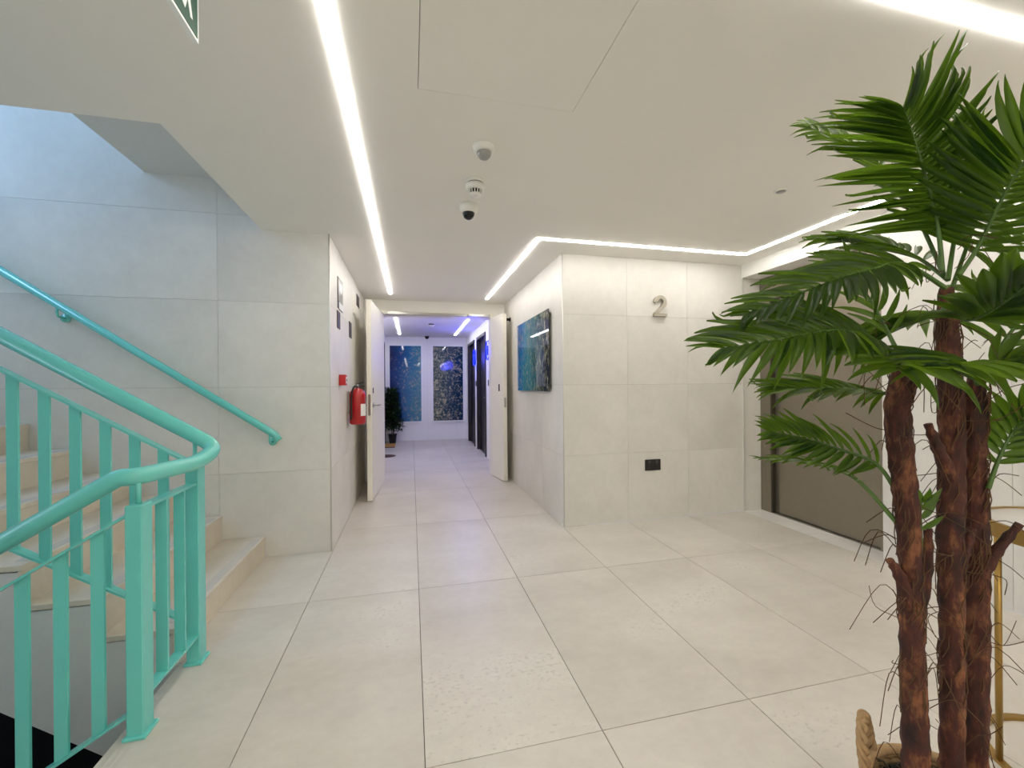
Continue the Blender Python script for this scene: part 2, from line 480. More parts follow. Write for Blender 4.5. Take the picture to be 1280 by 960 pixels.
# grooved nosing at the head of the lower flight
for k in range(3):
    MB().box(EDGE + 0.012 + k * 0.022, EDGE + 0.022 + k * 0.022, 0.5, 1.66, -0.001, 0.0018).build('nosing_ridge', M['stepstrip'], floor, (EDGE + 0.017 + k * 0.022, 1.08, 0))

# ------------------------------------------------------------------ walls
Z6 = [-1.2, -0.6, 0.0, 0.6, 1.2, 1.8, 2.4, 3.0, 3.6, 4.2, 4.8]
structure(MB().box(-4.3, -1.014, 3.29, 3.5, LOW, -0.25), 'wall_stair_lower', M['dark'], 'dark wall below the stairs')  # same wall coloured near black below the floor slab
w = structure(MB().box(-4.3, -0.581, 3.296, 3.5, -0.25, TOP), 'wall_stair', M['wallgrout'], 'tall cement-tiled wall along the stairs')
wall_tiles(w, 'y', 3.29, 3.297, (-4.3, -0.581), (-0.25, TOP), [-1.295, -2.495, -3.695], Z6)
w = structure(MB().box(-0.775, -0.581, 3.5, 5.6, 0, H), 'wall_left', M['wallgrout'], 'cement-tiled corridor wall with signs and extinguisher')
wall_tiles(w, 'x', -0.575, -0.582, (3.29, 5.6), (0, H), [4.49], Z6)
w = structure(MB().box(1.249, 1.45, 3.55, 5.6, 0, H), 'wall_right', M['wallgrout'], 'cement-tiled corridor wall with blue glass picture')
wall_tiles(w, 'x', 1.243, 1.25, (3.35, 5.6), (0, H), [3.95, 4.55, 5.15], Z6)
w = structure(MB().box(1.249, 3.42, 3.356, 3.55, 0, H), 'wall_front', M['wallgrout'], 'cement-tiled wall carrying the number two')
wall_tiles(w, 'y', 3.35, 3.357, (1.249, 3.04), (0, H), [1.843, 2.444], Z6)
wall_tiles(w, 'y', 3.345, 3.357, (3.043, 3.23), (0, 2.19), [], [])
w = structure(MB().box(3.036, 3.42, -4.5, 2.14, 0, H), 'wall_lift', M['wallgrout'], 'pale wall to the right of the lift')
wall_tiles(w, 'x', 3.03, 3.037, (-0.3, 2.14), (0, H), [1.52, 0.92, 0.32], [1.2])
structure(MB().box(3.03, 3.42, 2.14, 3.35, 2.19, H), 'wall_lift_header', M['white'], 'pale header over the lift recess')
structure(MB().box(3.30, 3.42, 2.14, 3.345, 0, 2.19), 'wall_lift_shaft', M['dark'], 'dark wall behind the lift doors')
structure(MB().box(-1.2, 3.42, -4.7, -4.5, 0, H), 'wall_back', M['white'], 'pale wall behind the viewer')
structure(MB().box(-1.2, EDGE, -4.5, 0.30, LOW, H), 'wall_side', M['white'], 'pale wall beside the stairwell head')
structure(MB().box(-4.3, -1.2, 0.30, 0.5, LOW, H).box(-1.2, EDGE, 0.30, 0.5, LOW, H), 'wall_stair_near', M['white'], 'pale wall along the lower flight')
# wall with the double door
dw = MB().box(-0.575, 1.243, 5.6, 5.75, 2.17, H).box(-0.775, -0.40, 5.6, 5.75, 0, 2.17).box(1.10, 1.45, 5.6, 5.75, 0, 2.17)
structure(dw, 'wall_door', M['ceiling'], 'wall over and beside the double doorway')
tr = MB().box(-0.40, -0.345, 5.56, 5.75, 0, 2.17).box(1.045, 1.10, 5.56, 5.75, 0, 2.17).box(-0.345, 1.045, 5.56, 5.75, 2.115, 2.17)
structure(tr, 'trim_1', M['door'], 'cream frame of the double doorway')
# the far lobby
w = structure(MB().box(-0.775, 1.45, 9.646, 9.8, 0, H), 'wall_far', M['wallgrout'], 'white end wall with two tall sea pictures')
wall_tiles(w, 'y', 9.64, 9.647, (-0.775, 1.45), (0, H), [-0.3, 0.35, 1.0], [1.2], mat=M['white'])
def far_side(name, x0, x1, holes, label):
    m = MB(); y = 5.75
    for a, b, t in holes:
        m.box(x0, x1, y, a, 0, H); m.box(x0, x1, a, b, t, H); y = b
    m.box(x0, x1, y, 9.64, 0, H)
    return structure(m, name, M['white'], label)
far_side('wall_far_right', 1.23, 1.45, [(7.02, 7.98, 2.12), (8.30, 9.25, 2.12)], 'white wall with two dark doors and neon signs')
far_side('wall_far_left', -0.775, -0.555, [(7.9, 9.2, 2.12)], 'white wall with a dark door in the far lobby')
def dark_door(n, x_face, sgn, y0, y1, label):
    d = tag(MB().box(min(x_face, x_face + sgn * 0.04) + sgn * 0.05, max(x_face, x_face + sgn * 0.04) + sgn * 0.05, y0 + 0.05, y1 - 0.05, 0.005, 2.07).build('door_%d' % n, M['brown']), label, kind='structure')
    fr = MB()
    a, b = sorted((x_face - sgn * 0.02, x_face + sgn * 0.12))
    fr.box(a, b, y0, y0 + 0.05, 0, 2.12).box(a, b, y1 - 0.05, y1, 0, 2.12).box(a, b, y0 + 0.05, y1 - 0.05, 2.07, 2.12)
    fr.build('door_frame', M['brownframe'], d)
    a, b = sorted((x_face + sgn * 0.13, x_face + sgn * 0.22))
    MB().box(a, b, y0 - 0.02, y1 + 0.02, 0.0, 2.14).build('leak_panel', M['dark'], d)  # unseen panel added to keep sky light from leaking past the door
    xm = x_face + sgn * 0.05
    MB().tube([(xm, y0 + 0.13, 1.0), (xm - sgn * 0.05, y0 + 0.13, 1.0), (xm - sgn * 0.05, y0 + 0.24, 1.0)], 0.009, 8).build('door_handle', M['steel'], d)
    return d
dark_door(3, 1.23, 1, 7.02, 7.98, 'nearer dark brown door in the far lobby')
dark_door(4, 1.23, 1, 8.30, 9.25, 'farther dark brown door in the far lobby')
dark_door(5, -0.555, -1, 7.9, 9.2, 'dark brown door behind the bushy plant')

# corner trims
structure(MB().tube([(-0.577, 3.292, 0), (-0.577, 3.292, H)], 0.005, 8), 'trim_2', M['trim'], 'slim metal corner trim at the stair wall')
structure(MB().tube([(1.246, 3.353, 0), (1.246, 3.353, H)], 0.005, 8), 'trim_3', M['trim'], 'slim metal corner trim beside the picture')
structure(MB().box(3.034, 3.052, 3.338, 3.352, 0, 2.19), 'trim_4', M['trim'], 'pale trim at the edge of the lift recess')

# ------------------------------------------------------------------ ceiling with stair opening and hatch hole
HX0, HX1, HY0, HY1 = 0.032, 0.650, 0.995, 1.612
xs = [-4.3, -1.02, HX0, HX1, 1.45, 3.42]
ys = [-4.7, HY0, HY1, 2.065, 3.30, 3.55]
cm = MB()
def solid(x, y):
    if HX0 < x < HX1 and HY0 < y < HY1: return False
    if x < -1.02 and y > 2.065: return False
    if y > 3.30 and x < -0.575: return False
    return True
for a, b in zip(xs[:-1], xs[1:]):
    for c, d in zip(ys[:-1], ys[1:]):
        if solid((a + b) / 2, (c + d) / 2):
            cm.box(a, b, c, d, H, H + 0.12)
cm.box(-0.775, 1.45, 3.55, 9.8, H, H + 0.12)
structure(cm, 'ceiling', M['ceiling'], 'smooth white ceiling with light strips')
structure(MB().box(HX0 - 0.02, HX1 + 0.02, HY0 - 0.02, HY1 + 0.02, H + 0.12, H + 0.16), 'ceiling_void_cover', M['dark'], 'dark void cover over the access panel')
hatch = thing('access_hatch', ((HX0 + HX1) / 2, (HY0 + HY1) / 2, H), 'square white access panel let flush into the ceiling', 'access panel')
part(MB().box(HX0 + 0.0022, HX1 - 0.0022, HY0 + 0.0022, HY1 - 0.0022, H - 0.0005, H + 0.02), 'panel', M['ceiling'], hatch)
part(MB().box(HX0 + 0.03, HX1 - 0.03, HY0 + 0.03, HY1 - 0.03, H + 0.02, H + 0.12), 'frame', M['dark'], hatch)

# upper slab and shaft over the stairs
structure(MB().box(-1.72, -1.02, 2.065, 3.296, 2.64, 2.9).box(-1.02, -0.90, 2.065, 3.296, H + 0.12, 2.9), 'ceiling_stair', M['plaster'], 'grey underside of the upper landing over the stairs')
structure(MB().box(-1.72, -1.60, 2.065, 3.296, 2.9, TOP), 'wall_upper_landing', M['plaster'], 'grey wall over the upper landing edge')
structure(MB().box(-4.3, -1.72, 1.95, 2.065, H + 0.12, TOP), 'wall_shaft', M['plaster'], 'grey wall of the stair shaft')
structure(MB().box(-4.5, -1.6, 1.95, 3.5, TOP, TOP + 0.15), 'ceiling_shaft', M['plaster'], 'roof of the stair shaft')
ew = MB().box(-4.5, -4.3, 0.3, 3.5, LOW, 0.15).box(-4.5, -4.3, 0.3, 0.7, 0.15, 2.15).box(-4.5, -4.3, 1.8, 3.5, 0.15, 2.15).box(-4.5, -4.3, 0.3, 3.5, 2.15, 2.65).box(-4.5, -4.3, 1.95, 3.5, 4.65, TOP).box(-4.5, -4.3, 1.95, 2.18, 2.65, 4.65).box(-4.5, -4.3, 3.22, 3.5, 2.65, 4.65)
structure(ew, 'wall_stair_end', M['plaster'], 'end wall of the stairwell with a tall window')
win = tag(MB().box(-4.42, -4.38, 2.18, 3.22, 2.65, 2.70).box(-4.42, -4.38, 2.18, 3.22, 4.60, 4.65).box(-4.42, -4.38, 2.18, 2.23, 2.70, 4.60).box(-4.42, -4.38, 3.17, 3.22, 2.70, 4.60).build('window_1', M['white']), 'tall stairwell window', kind='structure')
MB().box(-4.405, -4.399, 2.23, 3.17, 2.70, 4.60).build('pane', M['glass'], win)

win2 = tag(MB().box(-4.42, -4.38, 0.70, 1.80, 0.15, 0.20).box(-4.42, -4.38, 0.70, 1.80, 2.10, 2.15).box(-4.42, -4.38, 0.70, 0.75, 0.20, 2.10).box(-4.42, -4.38, 1.75, 1.80, 0.20, 2.10).build('added_window_2', M['white']), 'added lower stairwell window, out of view', kind='structure')  # unseen window added as a place for the landing fill light
MB().box(-4.405, -4.399, 0.75, 1.75, 0.20, 2.10).build('pane', M['glass'], win2)

# ------------------------------------------------------------------ stairs
RISE, GO = 0.166, 0.267
def step_z(k): return 0.150 + RISE * k
NST = 9
stair = thing('staircase', (-1.014, 2.7, 0), 'pale stone stairs rising left behind the turquoise railing', 'stairs')
YS0, YS1 = 2.125, 3.287
prof = [(-1.016, -0.004)]
for k in range(NST):
    xk = -1.022 - GO * k
    prof += [(xk, (step_z(k - 1) if k else -0.004) - (0.03 if k else 0)), (xk, step_z(k) - 0.03)]
xend = -1.022 - GO * NST
prof += [(-4.295, step_z(NST - 1) - 0.03), (-4.295, step_z(NST - 1) - 0.28), (xend, step_z(NST - 1) - 0.28), (-1.02, -0.54)]
part(MB().prism(prof, YS0 + 0.004, YS1, 'y'), 'flight', M['plaster'], stair)
for k in range(NST):
    xf = -1.014 - GO * k
    z0 = step_z(k - 1) if k else 0.001
    s = part(MB().box(xf - 0.010, xf, YS0, YS1, z0, step_z(k) - 0.024), 'riser', M['step'], stair)
    xb = xf - GO - 0.002 if k < NST - 1 else -4.29
    t = part(MB().rbox(xb, xf + 0.006, YS0 - 0.004, YS1, step_z(k) - 0.024, step_z(k), 0.002, 1), 'tread', M['step'], stair)
    part(MB().box(xf - 0.058, xf - 0.012, YS0 + 0.05, YS1 - 0.06, step_z(k) - 0.001, step_z(k) + 0.0015), 'grip_strip', M['stepstrip'], t)

low = thing('lower_staircase', (EDGE, 1.1, 0), 'pale stone stairs going down in front of the railing', 'stairs')
for k in range(8):
    xf = EDGE - GO * k - 0.002
    z1 = -RISE * (k + 1)
    part(MB().box(xf - GO, xf, 0.505, 1.66, z1 - 0.2, z1), 'tread', M['step'], low)
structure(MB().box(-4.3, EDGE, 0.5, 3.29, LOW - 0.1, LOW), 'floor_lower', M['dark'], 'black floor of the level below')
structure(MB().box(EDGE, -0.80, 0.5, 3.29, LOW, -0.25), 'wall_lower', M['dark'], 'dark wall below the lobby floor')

# ------------------------------------------------------------------ turquoise railing
PX, YF, YB = -0.926, 1.725, 2.118
rail = thing('stair_railing', (PX, 1.9, 0), 'turquoise metal stair railing with round handrail and flat bars', 'railing')
T = M['teal']
hp = [(-2.60, 2.112, 2.046), (-0.836, 2.112, 0.932), (-0.858, 1.99, 0.888), (-0.93, 1.728, 0.889), (-0.985, 1.725, 0.887), (-2.2, 1.725, 0.150)]
path = round_corners(hp, [0, 0.085, 0.09, 0.06, 0.012, 0], 8)
part(MB().tube(path, 0.030, 20), 'handrail', T, rail)
def post(yc, top, hr):
    p = part(MB().rbox(PX - 0.025, PX + 0.025, yc - 0.032, yc + 0.032, 0.008, top, 0.003, 1), 'post', T, rail)
    part(MB().rbox(PX - 0.033, PX + 0.036, yc - 0.042, yc + 0.042, 0.0, 0.012, 0.002, 1), 'base_plate', T, p)
    part(MB().tube([(PX, yc, top - 0.002), (PX, yc, hr)], 0.008, 10), 'stem', T, p)
post(YF, 0.795, 0.885); post(YB, 0.865, 0.965)
def sloped_bar(x0, z0, x1, z1, yc, hw, ht):
    return MB().prism([(x0, z0), (x1, z1), (x1, z1 + ht), (x0, z0 + ht)], yc - hw, yc + hw, 'y')
SL = 0.617
# upper flight panel
def zu(x): return 0.855 + (PX - x) * SL          # top bar
def zub(x): return 0.155 + (PX - x) * SL         # bottom bar
part(sloped_bar(-2.6, zu(-2.6), PX - 0.025, zu(PX - 0.025), YB, 0.02, 0.010), 'top_bar', T, rail)
part(sloped_bar(-2.6, zub(-2.6), PX - 0.025, zub(PX - 0.025), YB, 0.02, 0.010), 'bottom_bar', T, rail)
for k in range(15):
    x = -1.045 - 0.104 * k
    m = MB().prism([(x - 0.019, zub(x - 0.019)), (x + 0.019, zub(x + 0.019)), (x + 0.019, zu(x + 0.019)), (x - 0.019, zu(x - 0.019))], YB - 0.005, YB + 0.005, 'y')
    part(m, 'baluster', T, rail)
# lower flight panel
def zl(x): return 0.772 + (x - PX) * SL
def zlb(x): return 0.085 + (x - PX) * SL
part(sloped_bar(-2.1, zl(-2.1), PX - 0.025, zl(PX - 0.025), YF, 0.02, 0.010), 'top_bar', T, rail)
part(sloped_bar(-2.1, zlb(-2.1), PX - 0.025, zlb(PX - 0.025), YF, 0.02, 0.010), 'bottom_bar', T, rail)
for k in range(10):
    x = -1.045 - 0.104 * k
    m = MB().prism([(x - 0.019, zlb(x - 0.019)), (x + 0.019, zlb(x + 0.019)), (x + 0.019, zl(x + 0.019)), (x - 0.019, zl(x - 0.019))], YF - 0.005, YF + 0.005, 'y')
    part(m, 'baluster', T, rail)
# short return panel between the posts
part(MB().box(PX - 0.02, PX + 0.02, YF + 0.032, YB - 0.032, 0.775, 0.785), 'top_bar', T, rail)
part(MB().box(PX - 0.02, PX + 0.02, YF + 0.032, YB - 0.032, 0.115, 0.125), 'bottom_bar', T, rail)
for y in (1.862, 1.988):
    part(MB().box(PX - 0.019, PX + 0.019, y - 0.005, y + 0.005, 0.125, 0.775), 'baluster', T, rail)

# handrail on the wall
HY = 3.215
wr = thing('wall_handrail', (-1.6, 3.29, 1.4), 'turquoise round handrail fixed to the stair wall', 'handrail')
part(MB().tube(round_corners([(-3.4, HY, 2.600), (-0.925, HY, 0.872), (-0.897, HY, 0.828)], 0.012, 4), 0.024, 18), 'rail', T, wr)
for bx in (-0.955, -2.15, -3.2):
    bz = 0.868 + (-0.925 - bx) * 0.70
    b = part(MB().tube(round_corners([(bx, HY, bz - 0.02), (bx, HY, bz - 0.075), (bx, 3.288, bz - 0.075)], 0.035, 6), 0.007, 10), 'bracket', T, wr)
    part(MB().lathe([(0.026, -0.012), (0.026, 0.0)], 18, (bx, 3.2895, bz - 0.075), 'y'), 'wall_plate', T, b)

# ------------------------------------------------------------------ ceiling light strips
def strip(pts, w, name, label, mat, group=None):
    """mitred flat light profile along an axis-aligned polyline, a touch proud of the ceiling"""
    n = len(pts); L = []; R = []
    for i, p in enumerate(pts):
        p = Vector(p)
        d0 = (p - Vector(pts[i - 1])).normalized() if i > 0 else None
        d1 = (Vector(pts[i + 1]) - p).normalized() if i < n - 1 else None
        if d0 is None: d0 = d1
        if d1 is None: d1 = d0
        n0 = Vector((-d0.y, d0.x)); n1 = Vector((-d1.y, d1.x))
        off = (n0 + n1); off = off / max(off.length_squared / 2, 1e-6)
        L.append(p + off * w / 2); R.append(p - off * w / 2)
    m = MB()
    z0, z1 = H - 0.006, H
    for i in range(n - 1):
        q = [L[i], L[i + 1], R[i + 1], R[i]]
        m.add([(a.x, a.y, z0) for a in q] + [(a.x, a.y, z1) for a in q], [(0, 1, 2, 3), (0, 4, 5, 1), (2, 6, 7, 3), (1, 5, 6, 2), (3, 7, 4, 0)])
    c = pts[0]
    o = m.build(name, mat, None, (c[0], c[1], H))
    return tag(o, label, 'light strip', group)
strip([(-0.236, 5.22), (-0.236, -4.0)], 0.030, 'led_strip', 'straight white light strip over the left of the corridor and lobby', M['led'])  # stretch behind the viewer is added to brighten the front
strip([(0.945, 5.30), (0.945, 3.045), (2.80, 3.045), (2.80, 0.920), (0.90, 0.920)], 0.030, 'led_strip', 'bent white light strip turning around the corner wall above the number', M['led'])
strip([(0.945, -0.6), (0.945, -4.0)], 0.030, 'led_strip', 'added unseen fill strip on the ceiling behind the viewer', M['led'])  # extra unseen strip added to brighten the walls facing the camera
strip([(2.60, -0.6), (2.60, -4.0)], 0.030, 'led_strip', 'added unseen fill strip near the right wall behind the viewer', M['led'])  # another added strip, out of view, for front fill
for x, lab in ((0.35, 'second added fill strip from the stairs behind the viewer'), (1.50, 'fourth added fill strip from the stairs behind the viewer'), (2.05, 'fifth added fill strip from the stairs behind the viewer')):  # three more added runs, out of view, to even out the light
    strip([(x, -0.6), (x, -4.0)], 0.030, 'led_strip', lab, M['led'])
strip([(-0.236, 6.3), (-0.236, 9.18)], 0.035, 'led_strip', 'left white light strip in the purple-lit far lobby', M['ledfar'])
strip([(0.927, 6.3), (0.927, 9.14)], 0.035, 'led_strip', 'right white light strip in the purple-lit far lobby', M['ledfar'])

# ------------------------------------------------------------------ things on the ceiling
pir = thing('motion_sensor', (0.338, 1.935, H), 'round white ceiling sensor with grey domed lens, nearest the access panel', 'sensor')
part(MB().lathe([(0.052, 0), (0.052, -0.006), (0.047, -0.024), (0.036, -0.028)], 32, (0.338, 1.935, H)), 'base', M['whiteplastic'], pir)
part(MB().lathe([(0.034, -0.027), (0.032, -0.042), (0.020, -0.056), (0.004, -0.060)], 28, (0.338, 1.935, H)), 'lens', M['greyplastic'], pir)
sm = thing('smoke_detector', (0.345, 2.265, H), 'white smoke detector with dark vents, middle of three on the ceiling', 'smoke detector')
part(MB().lathe([(0.050, 0), (0.050, -0.018)], 32, (0.345, 2.265, H)), 'base', M['whiteplastic'], sm)
part(MB().lathe([(0.046, -0.018), (0.046, -0.024)], 32, (0.345, 2.265, H)), 'dark_ring', M['darkgrey'], sm)
part(MB().lathe([(0.051, -0.024), (0.051, -0.040), (0.040, -0.052)], 32, (0.345, 2.265, H)), 'body', M['whiteplastic'], sm)
part(MB().lathe([(0.030, -0.050), (0.028, -0.074)], 24, (0.345, 2.265, H)), 'chamber', M['black'], sm)
for k in range(14):
    a = 2 * math.pi * k / 14
    x, y = 0.345 + 0.033 * math.cos(a), 2.265 + 0.033 * math.sin(a)
    part(MB().tube([(x + 0.003 * math.cos(a), y + 0.003 * math.sin(a), H - 0.050), (x, y, H - 0.076)], 0.0032, 6), 'vent_rib', M['whiteplastic'], sm)
part(MB().lathe([(0.035, -0.074), (0.033, -0.080), (0.015, -0.084)], 28, (0.345, 2.265, H)), 'cap', M['whiteplastic'], sm)
cc = thing('dome_camera', (0.350, 2.575, H), 'white security camera with black dome, farthest of three on the lobby ceiling', 'camera')
part(MB().lathe([(0.055, 0), (0.055, -0.022), (0.051, -0.040), (0.040, -0.052)], 32, (0.350, 2.575, H)), 'housing', M['whiteplastic'], cc)
part(MB().lathe([(0.038, -0.048), (0.037, -0.060), (0.029, -0.080), (0.014, -0.090), (0.002, -0.092)], 28, (0.350, 2.575, H)), 'dome', M['blackgloss'], cc)
ds = thing('ceiling_cover', (2.085, 2.0, H), 'small flat round cover on the ceiling near the palm', 'ceiling cover')
part(MB().lathe([(0.036, 0), (0.036, -0.004), (0.033, -0.007)], 28, (2.085, 2.0, H)), 'ring', M['whiteplastic'], ds)
part(MB().lathe([(0.026, -0.006), (0.024, -0.009)], 24, (2.085, 2.0, H)), 'disc', M['greyplastic'], ds)
fs = thing('smoke_detector', (0.35, 7.6, H), 'small white smoke detector on the purple ceiling of the far lobby', 'smoke detector')
part(MB().lathe([(0.05, 0), (0.05, -0.02)], 20, (0.35, 7.6, H)), 'base', M['darkgrey'], fs)
part(MB().lathe([(0.052, -0.02), (0.05, -0.04), (0.03, -0.06)], 20, (0.35, 7.6, H)), 'body', M['whiteplastic'], fs)
fc = thing('dome_camera', (0.34, 9.45, H), 'tiny dark security camera above the two sea pictures', 'camera')
part(MB().lathe([(0.05, 0), (0.05, -0.02)], 20, (0.34, 9.45, H)), 'housing', M['darkgrey'], fc)
part(MB().lathe([(0.045, -0.02), (0.035, -0.05), (0.01, -0.065)], 20, (0.34, 9.45, H)), 'dome', M['blackgloss'], fc)

# exit sign hanging over the stair head
SX = -0.54
ex = thing('exit_sign', (SX, 1.11, H), 'green hanging exit sign with white figure at the top of the view', 'sign')
part(MB().box(SX - 0.010, SX + 0.003, 0.955, 1.265, 2.098, 2.252), 'border', M['signwhite'], ex)
pan = part(MB().box(SX + 0.0032, SX + 0.0045, 0.963, 1.257, 2.106, 2.244), 'panel', M['green'], ex)
def flat(pts, name):
    part(MB().prism(pts, SX + 0.0046, SX + 0.0056, 'x'), name, M['signwhite'], pan)
yb, zb = 1.205, 2.13
flat([(yb - 0.006, zb + 0.052), (yb + 0.010, zb + 0.052), (yb + 0.024, zb + 0.002), (yb + 0.014, zb)], 'figure_leg')
flat([(yb - 0.012, zb + 0.052), (yb + 0.004, zb + 0.052), (yb - 0.006, zb + 0.018), (yb - 0.012, zb + 0.002), (yb - 0.024, zb + 0.008)], 'figure_leg')
flat([(yb - 0.014, zb + 0.05), (yb + 0.010, zb + 0.05), (yb + 0.004, zb + 0.084), (yb - 0.016, zb + 0.084)], 'figure_body')
flat([(yb - 0.006 + 0.011 * math.cos(a * math.pi / 6), zb + 0.096 + 0.011 * math.sin(a * math.pi / 6)) for a in range(12)], 'figure_head')
flat([(1.0, 2.165), (1.05, 2.165), (1.05, 2.145), (1.09, 2.175), (1.05, 2.205), (1.05, 2.185), (1.0, 2.185)], 'arrow')
for y in (1.0, 1.22):
    part(MB().tube([(SX - 0.004, y, 2.252), (SX - 0.004, y, H)], 0.003, 8), 'hanger', M['steel'], ex)

# ------------------------------------------------------------------ number, socket, picture
num = thing('number_sign', (2.156, 3.35, 1.8), 'brushed metal number 2 on the pale tiled wall', 'number sign')
def stroke(pts, w):
    pts = [Vector(p) for p in pts]; n = len(pts); Lp = []; Rp = []
    for i, p in enumerate(pts):
        t = (pts[min(i + 1, n - 1)] - pts[max(i - 1, 0)]).normalized(); nn = Vector((-t.y, t.x))
        Lp.append(p + nn * w / 2); Rp.append(p - nn * w / 2)
    return Lp, Rp
cx, cz, R = 2.156, 1.9265, 0.0465
arc = [(cx + R * math.cos(a), cz + R * math.sin(a)) for a in [math.radians(178 - 210 * k / 18) for k in range(19)]]
arc += [(cx - 0.047, 1.825), (cx - 0.047, 1.817)]
w2 = 0.030
Lp, Rp = stroke(arc[:-1], w2)
m = MB()
for i in range(len(Lp) - 1):
    q = [Lp[i], Lp[i + 1], Rp[i + 1], Rp[i]]
    m.add([(a.x, 3.318, a.y) for a in q] + [(a.x, 3.346, a.y) for a in q], [(0, 1, 2, 3), (0, 4, 5, 1), (2, 6, 7, 3), (1, 5, 6, 2), (3, 7, 4, 0)])
m.box(cx - 0.064, cx + 0.064, 3.318, 3.346, 1.803, 1.829)
part(m, 'digit', M['digit'], num)
for dx, dz in ((-0.04, 1.816), (0.04, 1.816), (0.0, 1.972)):
    part(MB().tube([(cx + dx, 3.345, dz), (cx + dx, 3.3505, dz)], 0.004, 8), 'pin', M['steel'], num)

sk = thing('wall_socket', (2.08, 3.35, 0.483), 'black double power socket low on the pale tiled wall', 'socket')
part(MB().rbox(2.004, 2.156, 3.340, 3.350, 0.435, 0.533, 0.003, 2), 'plate', M['black'], sk)
for sx in (2.042, 2.118):
    part(MB().box(sx - 0.012, sx + 0.012, 3.3365, 3.341, 0.500, 0.524), 'rocker', M['darkgrey'], sk)
    part(MB().box(sx - 0.004, sx + 0.004, 3.3393, 3.341, 0.478, 0.492), 'pin_hole', M['darkgrey'], sk)
    for d in (-0.011, 0.011):
        part(MB().box(sx + d - 0.005, sx + d + 0.005, 3.3393, 3.341, 0.456, 0.461), 'pin_hole', M['darkgrey'], sk)

M['art_corridor'] = art_material('sea_print_stripes', 'Y', 4.80, 3.63, 3.0,
    [(0.0, srgb(16, 80, 146)), (0.16, srgb(30, 124, 176)), (0.36, srgb(70, 146, 158)), (0.62, srgb(52, 106, 112)), (0.85, srgb(26, 52, 72)), (1.0, srgb(16, 36, 58))], 15, 0.05, (1, 1.6, 0.7), 0.54)
M['art_left'] = art_material('sea_print_blue', 'X', -0.46, 0.25, 9.0,
    [(0.0, srgb(4, 30, 84)), (0.3, srgb(8, 70, 132)), (0.6, srgb(24, 108, 156)), (1.0, srgb(70, 140, 160))], 15, 0.09, (1, 1, 1), 0.60)
M['art_right'] = art_material('sea_print_foam', 'X', 1.25, 0.40, 21.0,
    [(0.0, srgb(12, 42, 84)), (0.35, srgb(24, 60, 86)), (0.7, srgb(60, 86, 92)), (1.0, srgb(96, 106, 96))], 13, 0.06, (1, 1, 1), 0.53)
pc = thing('glass_picture', (1.243, 4.21, 1.14), 'blue and dark teal abstract glass picture on the corridor wall', 'picture')
part(MB().box(1.213, 1.219, 3.632, 4.79, 1.142, 1.896), 'glass_panel', M['art_corridor'], pc)
for y in (3.67, 4.75):
    for z in (1.18, 1.86):
        part(MB().lathe([(0.011, 0.0), (0.011, 0.031)], 14, (1.2125, y, z), 'x'), 'standoff', M['steel'], pc)

def tall_picture(x0, x1, mat, label):
    r = thing('framed_picture', ((x0 + x1) / 2, 9.64, 0.43), label, 'picture', 'tall sea pictures on the far wall')
    z0, z1, b = 0.43, 2.108, 0.028
    fr = MB().box(x0 - b, x1 + b, 9.600, 9.640, z0 - b, z0).box(x0 - b, x1 + b, 9.600, 9.640, z1, z1 + b).box(x0 - b, x0, 9.600, 9.640, z0, z1).box(x1, x1 + b, 9.600, 9.640, z0, z1)
    part(fr, 'frame', M['signwhite'], r)
    part(MB().box(x0, x1, 9.612, 9.639, z0, z1), 'print', mat, r)
tall_picture(-0.462, 0.212, M['art_left'], 'tall bright blue sea picture, left of two on the far wall')
tall_picture(0.475, 1.145, M['art_right'], 'tall dark foamy sea picture, right of two on the far wall')

# ------------------------------------------------------------------ corridor wall signs and fire gear
WX = -0.575
def plaque(name, y0, y1, z0, z1, mat, label, t=0.006):
    p = thing(name, (WX, (y0 + y1) / 2, (z0 + z1) / 2), label, 'sign')
    part(MB().rbox(WX, WX + t, y0, y1, z0, z1, 0.0015, 1), 'plate', mat, p)
    return p
p = plaque('wall_sign', 3.62, 3.86, 1.835, 2.092, M['darkgrey'], 'largest grey sign with white symbol, high on the corridor wall')
part(MB().box(WX + 0.006, WX + 0.0072, 3.632, 3.848, 1.90, 2.08), 'face', M['greyplastic'], p)
part(MB().box(WX + 0.006, WX + 0.0078, 3.66, 3.86, 1.838, 1.895), 'white_band', M['signwhite'], p)
part(MB().prism([(3.70, 2.05), (3.80, 2.05), (3.80, 2.0), (3.76, 1.97), (3.70, 2.0)], WX + 0.0072, WX + 0.0082, 'x'), 'symbol', M['signwhite'], p)
for nm, y0, y1, z0, z1, lab in (('wall_sign', 3.585, 3.72, 1.672, 1.812, 'small dark brown sign directly under the grey sign'),
                                ('wall_sign', 4.25, 4.40, 1.672, 1.826, 'small dark brown sign above the fire extinguisher'),
                                ('wall_sign', 4.84, 5.05, 2.09, 2.212, 'small dark sign near the ceiling beside the open door')):
    p = plaque(nm, y0, y1, z0, z1, M['brownplaque'], lab)
    part(MB().box(WX + 0.006, WX + 0.0068, y0 + 0.012, y1 - 0.012, z0 + 0.012, z1 - 0.012), 'face', M['brown'], p)
cp = thing('fire_call_point', (WX, 3.70, 1.255), 'red square fire alarm call point on the corridor wall', 'call point')
part(MB().rbox(WX, WX + 0.052, 3.655, 3.745, 1.210, 1.298, 0.004, 2), 'box', M['redplastic'], cp)
part(MB().box(WX + 0.052, WX + 0.0545, 3.672, 3.728, 1.227, 1.281), 'glass', M['paper'], cp)
part(MB().lathe([(0.010, 0), (0.010, 0.002)], 14, (WX + 0.0545, 3.70, 1.254), 'x'), 'button', M['darkgrey'], cp)

